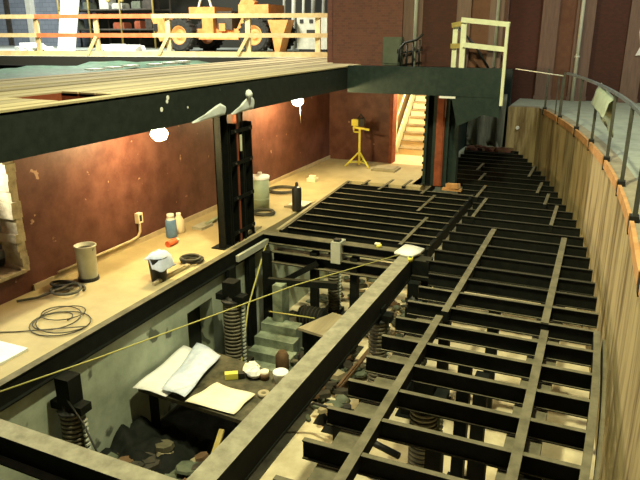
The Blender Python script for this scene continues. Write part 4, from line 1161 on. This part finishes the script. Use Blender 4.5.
def chunk(x, y, z, s_, m, flat):
    b = MB()
    mx = Matrix.Translation((x, y, z + s_ * flat * 0.5)) @ Matrix.Rotation(random.uniform(0, 6), 4, 'Z') @ Matrix.Rotation(random.uniform(-.25, .25), 4, 'X')
    n = random.choice((5, 6, 7)); lw = random.uniform(0.4, 0.9)
    top = [(s_ * math.cos(2 * PI * k / n) * random.uniform(.8, 1.1), s_ * lw * math.sin(2 * PI * k / n) * random.uniform(.8, 1.1), s_ * flat * 0.5) for k in range(n)]
    bot = [(p[0] * 1.1, p[1] * 1.1, -s_ * flat * 0.5) for p in top]
    b.add(top + bot, [tuple(range(n)), tuple(range(2 * n - 1, n - 1, -1))] + [(i, i + n, (i + 1) % n + n, (i + 1) % n) for i in range(n)], m, mx=mx)
    return b


REG = [((-4.85, -3.4), (3.7, 5.3), 60, 'broken rubble chunk on the pit floor in front of the plan table', 'dark broken rubble on the pit floor in front of the plan table'),
       ((-4.1, -2.7), (6.7, 8.6), 45, 'rubble or offcut on the pit floor between steps and centre beam', 'mixed rubble between the concrete steps and the centre beam'),
       ((-4.6, -2.4), (9.3, 12.2), 50, 'rubble chunk on the pit floor beyond the far cross beam', 'brown and green rubble on the floor beyond the far cross beam'),
       ((-2.25, 0.1), (3.0, 8.8), 22, 'small rubble chunk on the pale floor under the curved platform', 'scattered small rubble on the pale floor under the curved platform')]
for (xr, yr, n, lab, grp) in REG:
    heap = MB()
    for i in range(n * 3 if n > 30 else 14):
        x = random.uniform(*xr); y = random.uniform(*yr); s_ = random.uniform(0.05, 0.15)
        if -2.3 < xr[0]: s_ *= 0.6
        zz = PIT_Z - 0.005
        if n > 30: zz += random.uniform(0, 0.25)
        m = random.choice(mats_)
        c = chunk(x, y, zz, s_, m, random.uniform(0.15, 0.6))
        heap.add(c.v, c.f, m)
    o = heap.build('rubble_heap'); tag(o, grp, 'rubble'); o['kind'] = 'stuff'
# long offcuts leaning in the pit
for i, (a, c, m, lab) in enumerate((((-3.3, 4.2, -1.7), (-3.55, 5.35, -1.15), M_OCHRE, 'yellowish stick leaning against the front of the plan table'),
                                    ((-4.3, 4.3, -1.7), (-3.2, 4.9, -1.5), M_DARK, 'dark bar lying across rubble in front of the plan table'),
                                    ((-3.0, 7.5, -1.7), (-2.75, 8.5, -1.35), M_RUBBR, 'brown stick propped near the far end of the centre beam'),
                                    ((-3.75, 9.5, -1.7), (-2.9, 9.9, -1.0), M_RUBBR, 'brown batten leaning beyond the far cross beam'),
                                    ((-2.2, 5.45, -1.74), (-1.62, 5.7, -1.74), M_DARK, 'dark bar on the pale floor right of the centre beam'))):
    b = MB(); b.bar(a, c, 0.06, 0.04, m); b.bar((a[0], a[1], a[2] + 0.04), (a[0] * .5 + c[0] * .5, a[1] * .5 + c[1] * .5, (a[2] + c[2]) / 2 + 0.04), 0.03, 0.03, m)
    o = b.build('offcut'); tag(o, lab, 'stick')
b = MB(); b.box(-4.72, -4.62, 4.95, 5.08, PIT_Z, PIT_Z + 0.14, M_PAPERC); b.box(-4.70, -4.64, 4.97, 5.06, PIT_Z + 0.14, PIT_Z + 0.17, M_PLANK)
o = b.build('cream_block'); tag(o, 'small cream block in the dark corner left of the plan table', 'block')
# dark gearbox lumps on the pale floor right of the centre beam
for (x, y, s_, lab) in ((-2.75, 6.75, 0.12, 'dark pyramid-shaped bracket on the pale pit floor right of the centre beam'), (-2.95, 6.85, 0.09, 'smaller dark bracket left of the pyramid-shaped one')):
    b = MB(); b.add([(x - s_, y - s_, PIT_Z), (x + s_, y - s_, PIT_Z), (x + s_, y + s_, PIT_Z), (x - s_, y + s_, PIT_Z), (x - s_ * .2, y - .02, PIT_Z + s_ * 1.6), (x + s_ * .2, y - .02, PIT_Z + s_ * 1.6), (x + s_ * .2, y + .02, PIT_Z + s_ * 1.6), (x - s_ * .2, y + .02, PIT_Z + s_ * 1.6)],
                    [(0, 1, 5, 4), (1, 2, 6, 5), (2, 3, 7, 6), (3, 0, 4, 7), (4, 5, 6, 7), (0, 3, 2, 1)], M_SOCKET)
    o = b.build('floor_bracket'); tag(o, lab, 'bracket')
t = thing('drive_gearbox', 'dark gearbox with pipes at the foot of the column right of the centre beam', 'machine', (-2.25, 6.2, PIT_Z))
b = MB(); b.box(-2.42, -2.16, 5.95, 6.35, PIT_Z, -1.15, M_STEEL, M_DUSTD); b.build('housing', t)
b = MB(); b.tube([(-2.3, 6.1, -1.2), (-2.3, 6.1, -0.95)], 0.05, M_SOCKET, 10); b.tube([(-2.2, 6.1, -1.3), (-1.6, 5.9, -1.3)], 0.04, M_SOCKET, 8); b.build('shaft', t)
b = MB(); b.tube([(-3.3, 6.35, -1.5), (-2.9, 6.5, -1.3), (-2.3, 6.3, -1.2)], 0.02, M_SOCKET, 6); b.build('hose', t)
t = thing('chain_bundle', 'heap of pale chain links on the pit floor at the bottom edge', 'chain', (-2.0, 4.6, PIT_Z))
random.seed(44)
for k in range(9):
    cx, cy = -2.15 + random.uniform(-.22, .22), 5.0 + random.uniform(-.15, .15)
    pts = [(cx + 0.08 * math.cos(a), cy + 0.05 * math.sin(a), PIT_Z + 0.03 + 0.02 * (k % 3)) for a in [i * PI / 5 for i in range(11)]]
    b = MB(); b.tube(pts, 0.018, M_GREY, 6, False); b.build('link', t)
# black sheeting heaped between the left wall and the plan table
random.seed(61)
rows = []
for i in range(14):
    u = i / 13
    row = []
    for j in range(14):
        v = j / 13
        h = 0.30 * math.sin(PI * min(1, u * 0.9 + 0.05)) * (1 - v) ** 0.8 + 0.06 * math.sin(u * 17 + v * 9) * (1 - v)
        row.append((-4.93 + 0.95 * v + random.uniform(-.02, .02), 4.75 + 1.0 * u + random.uniform(-.02, .02), PIT_Z + 0.09 + h + random.uniform(-0.035, 0.05)))
    rows.append(row)
b = sheet(rows, M_STEEL, 0.01)
o = b.build('dark_mass'); tag(o, 'heaped black sheeting between the left pit wall and the plan table', 'mass')  # just a crumpled near-black mass in this corner
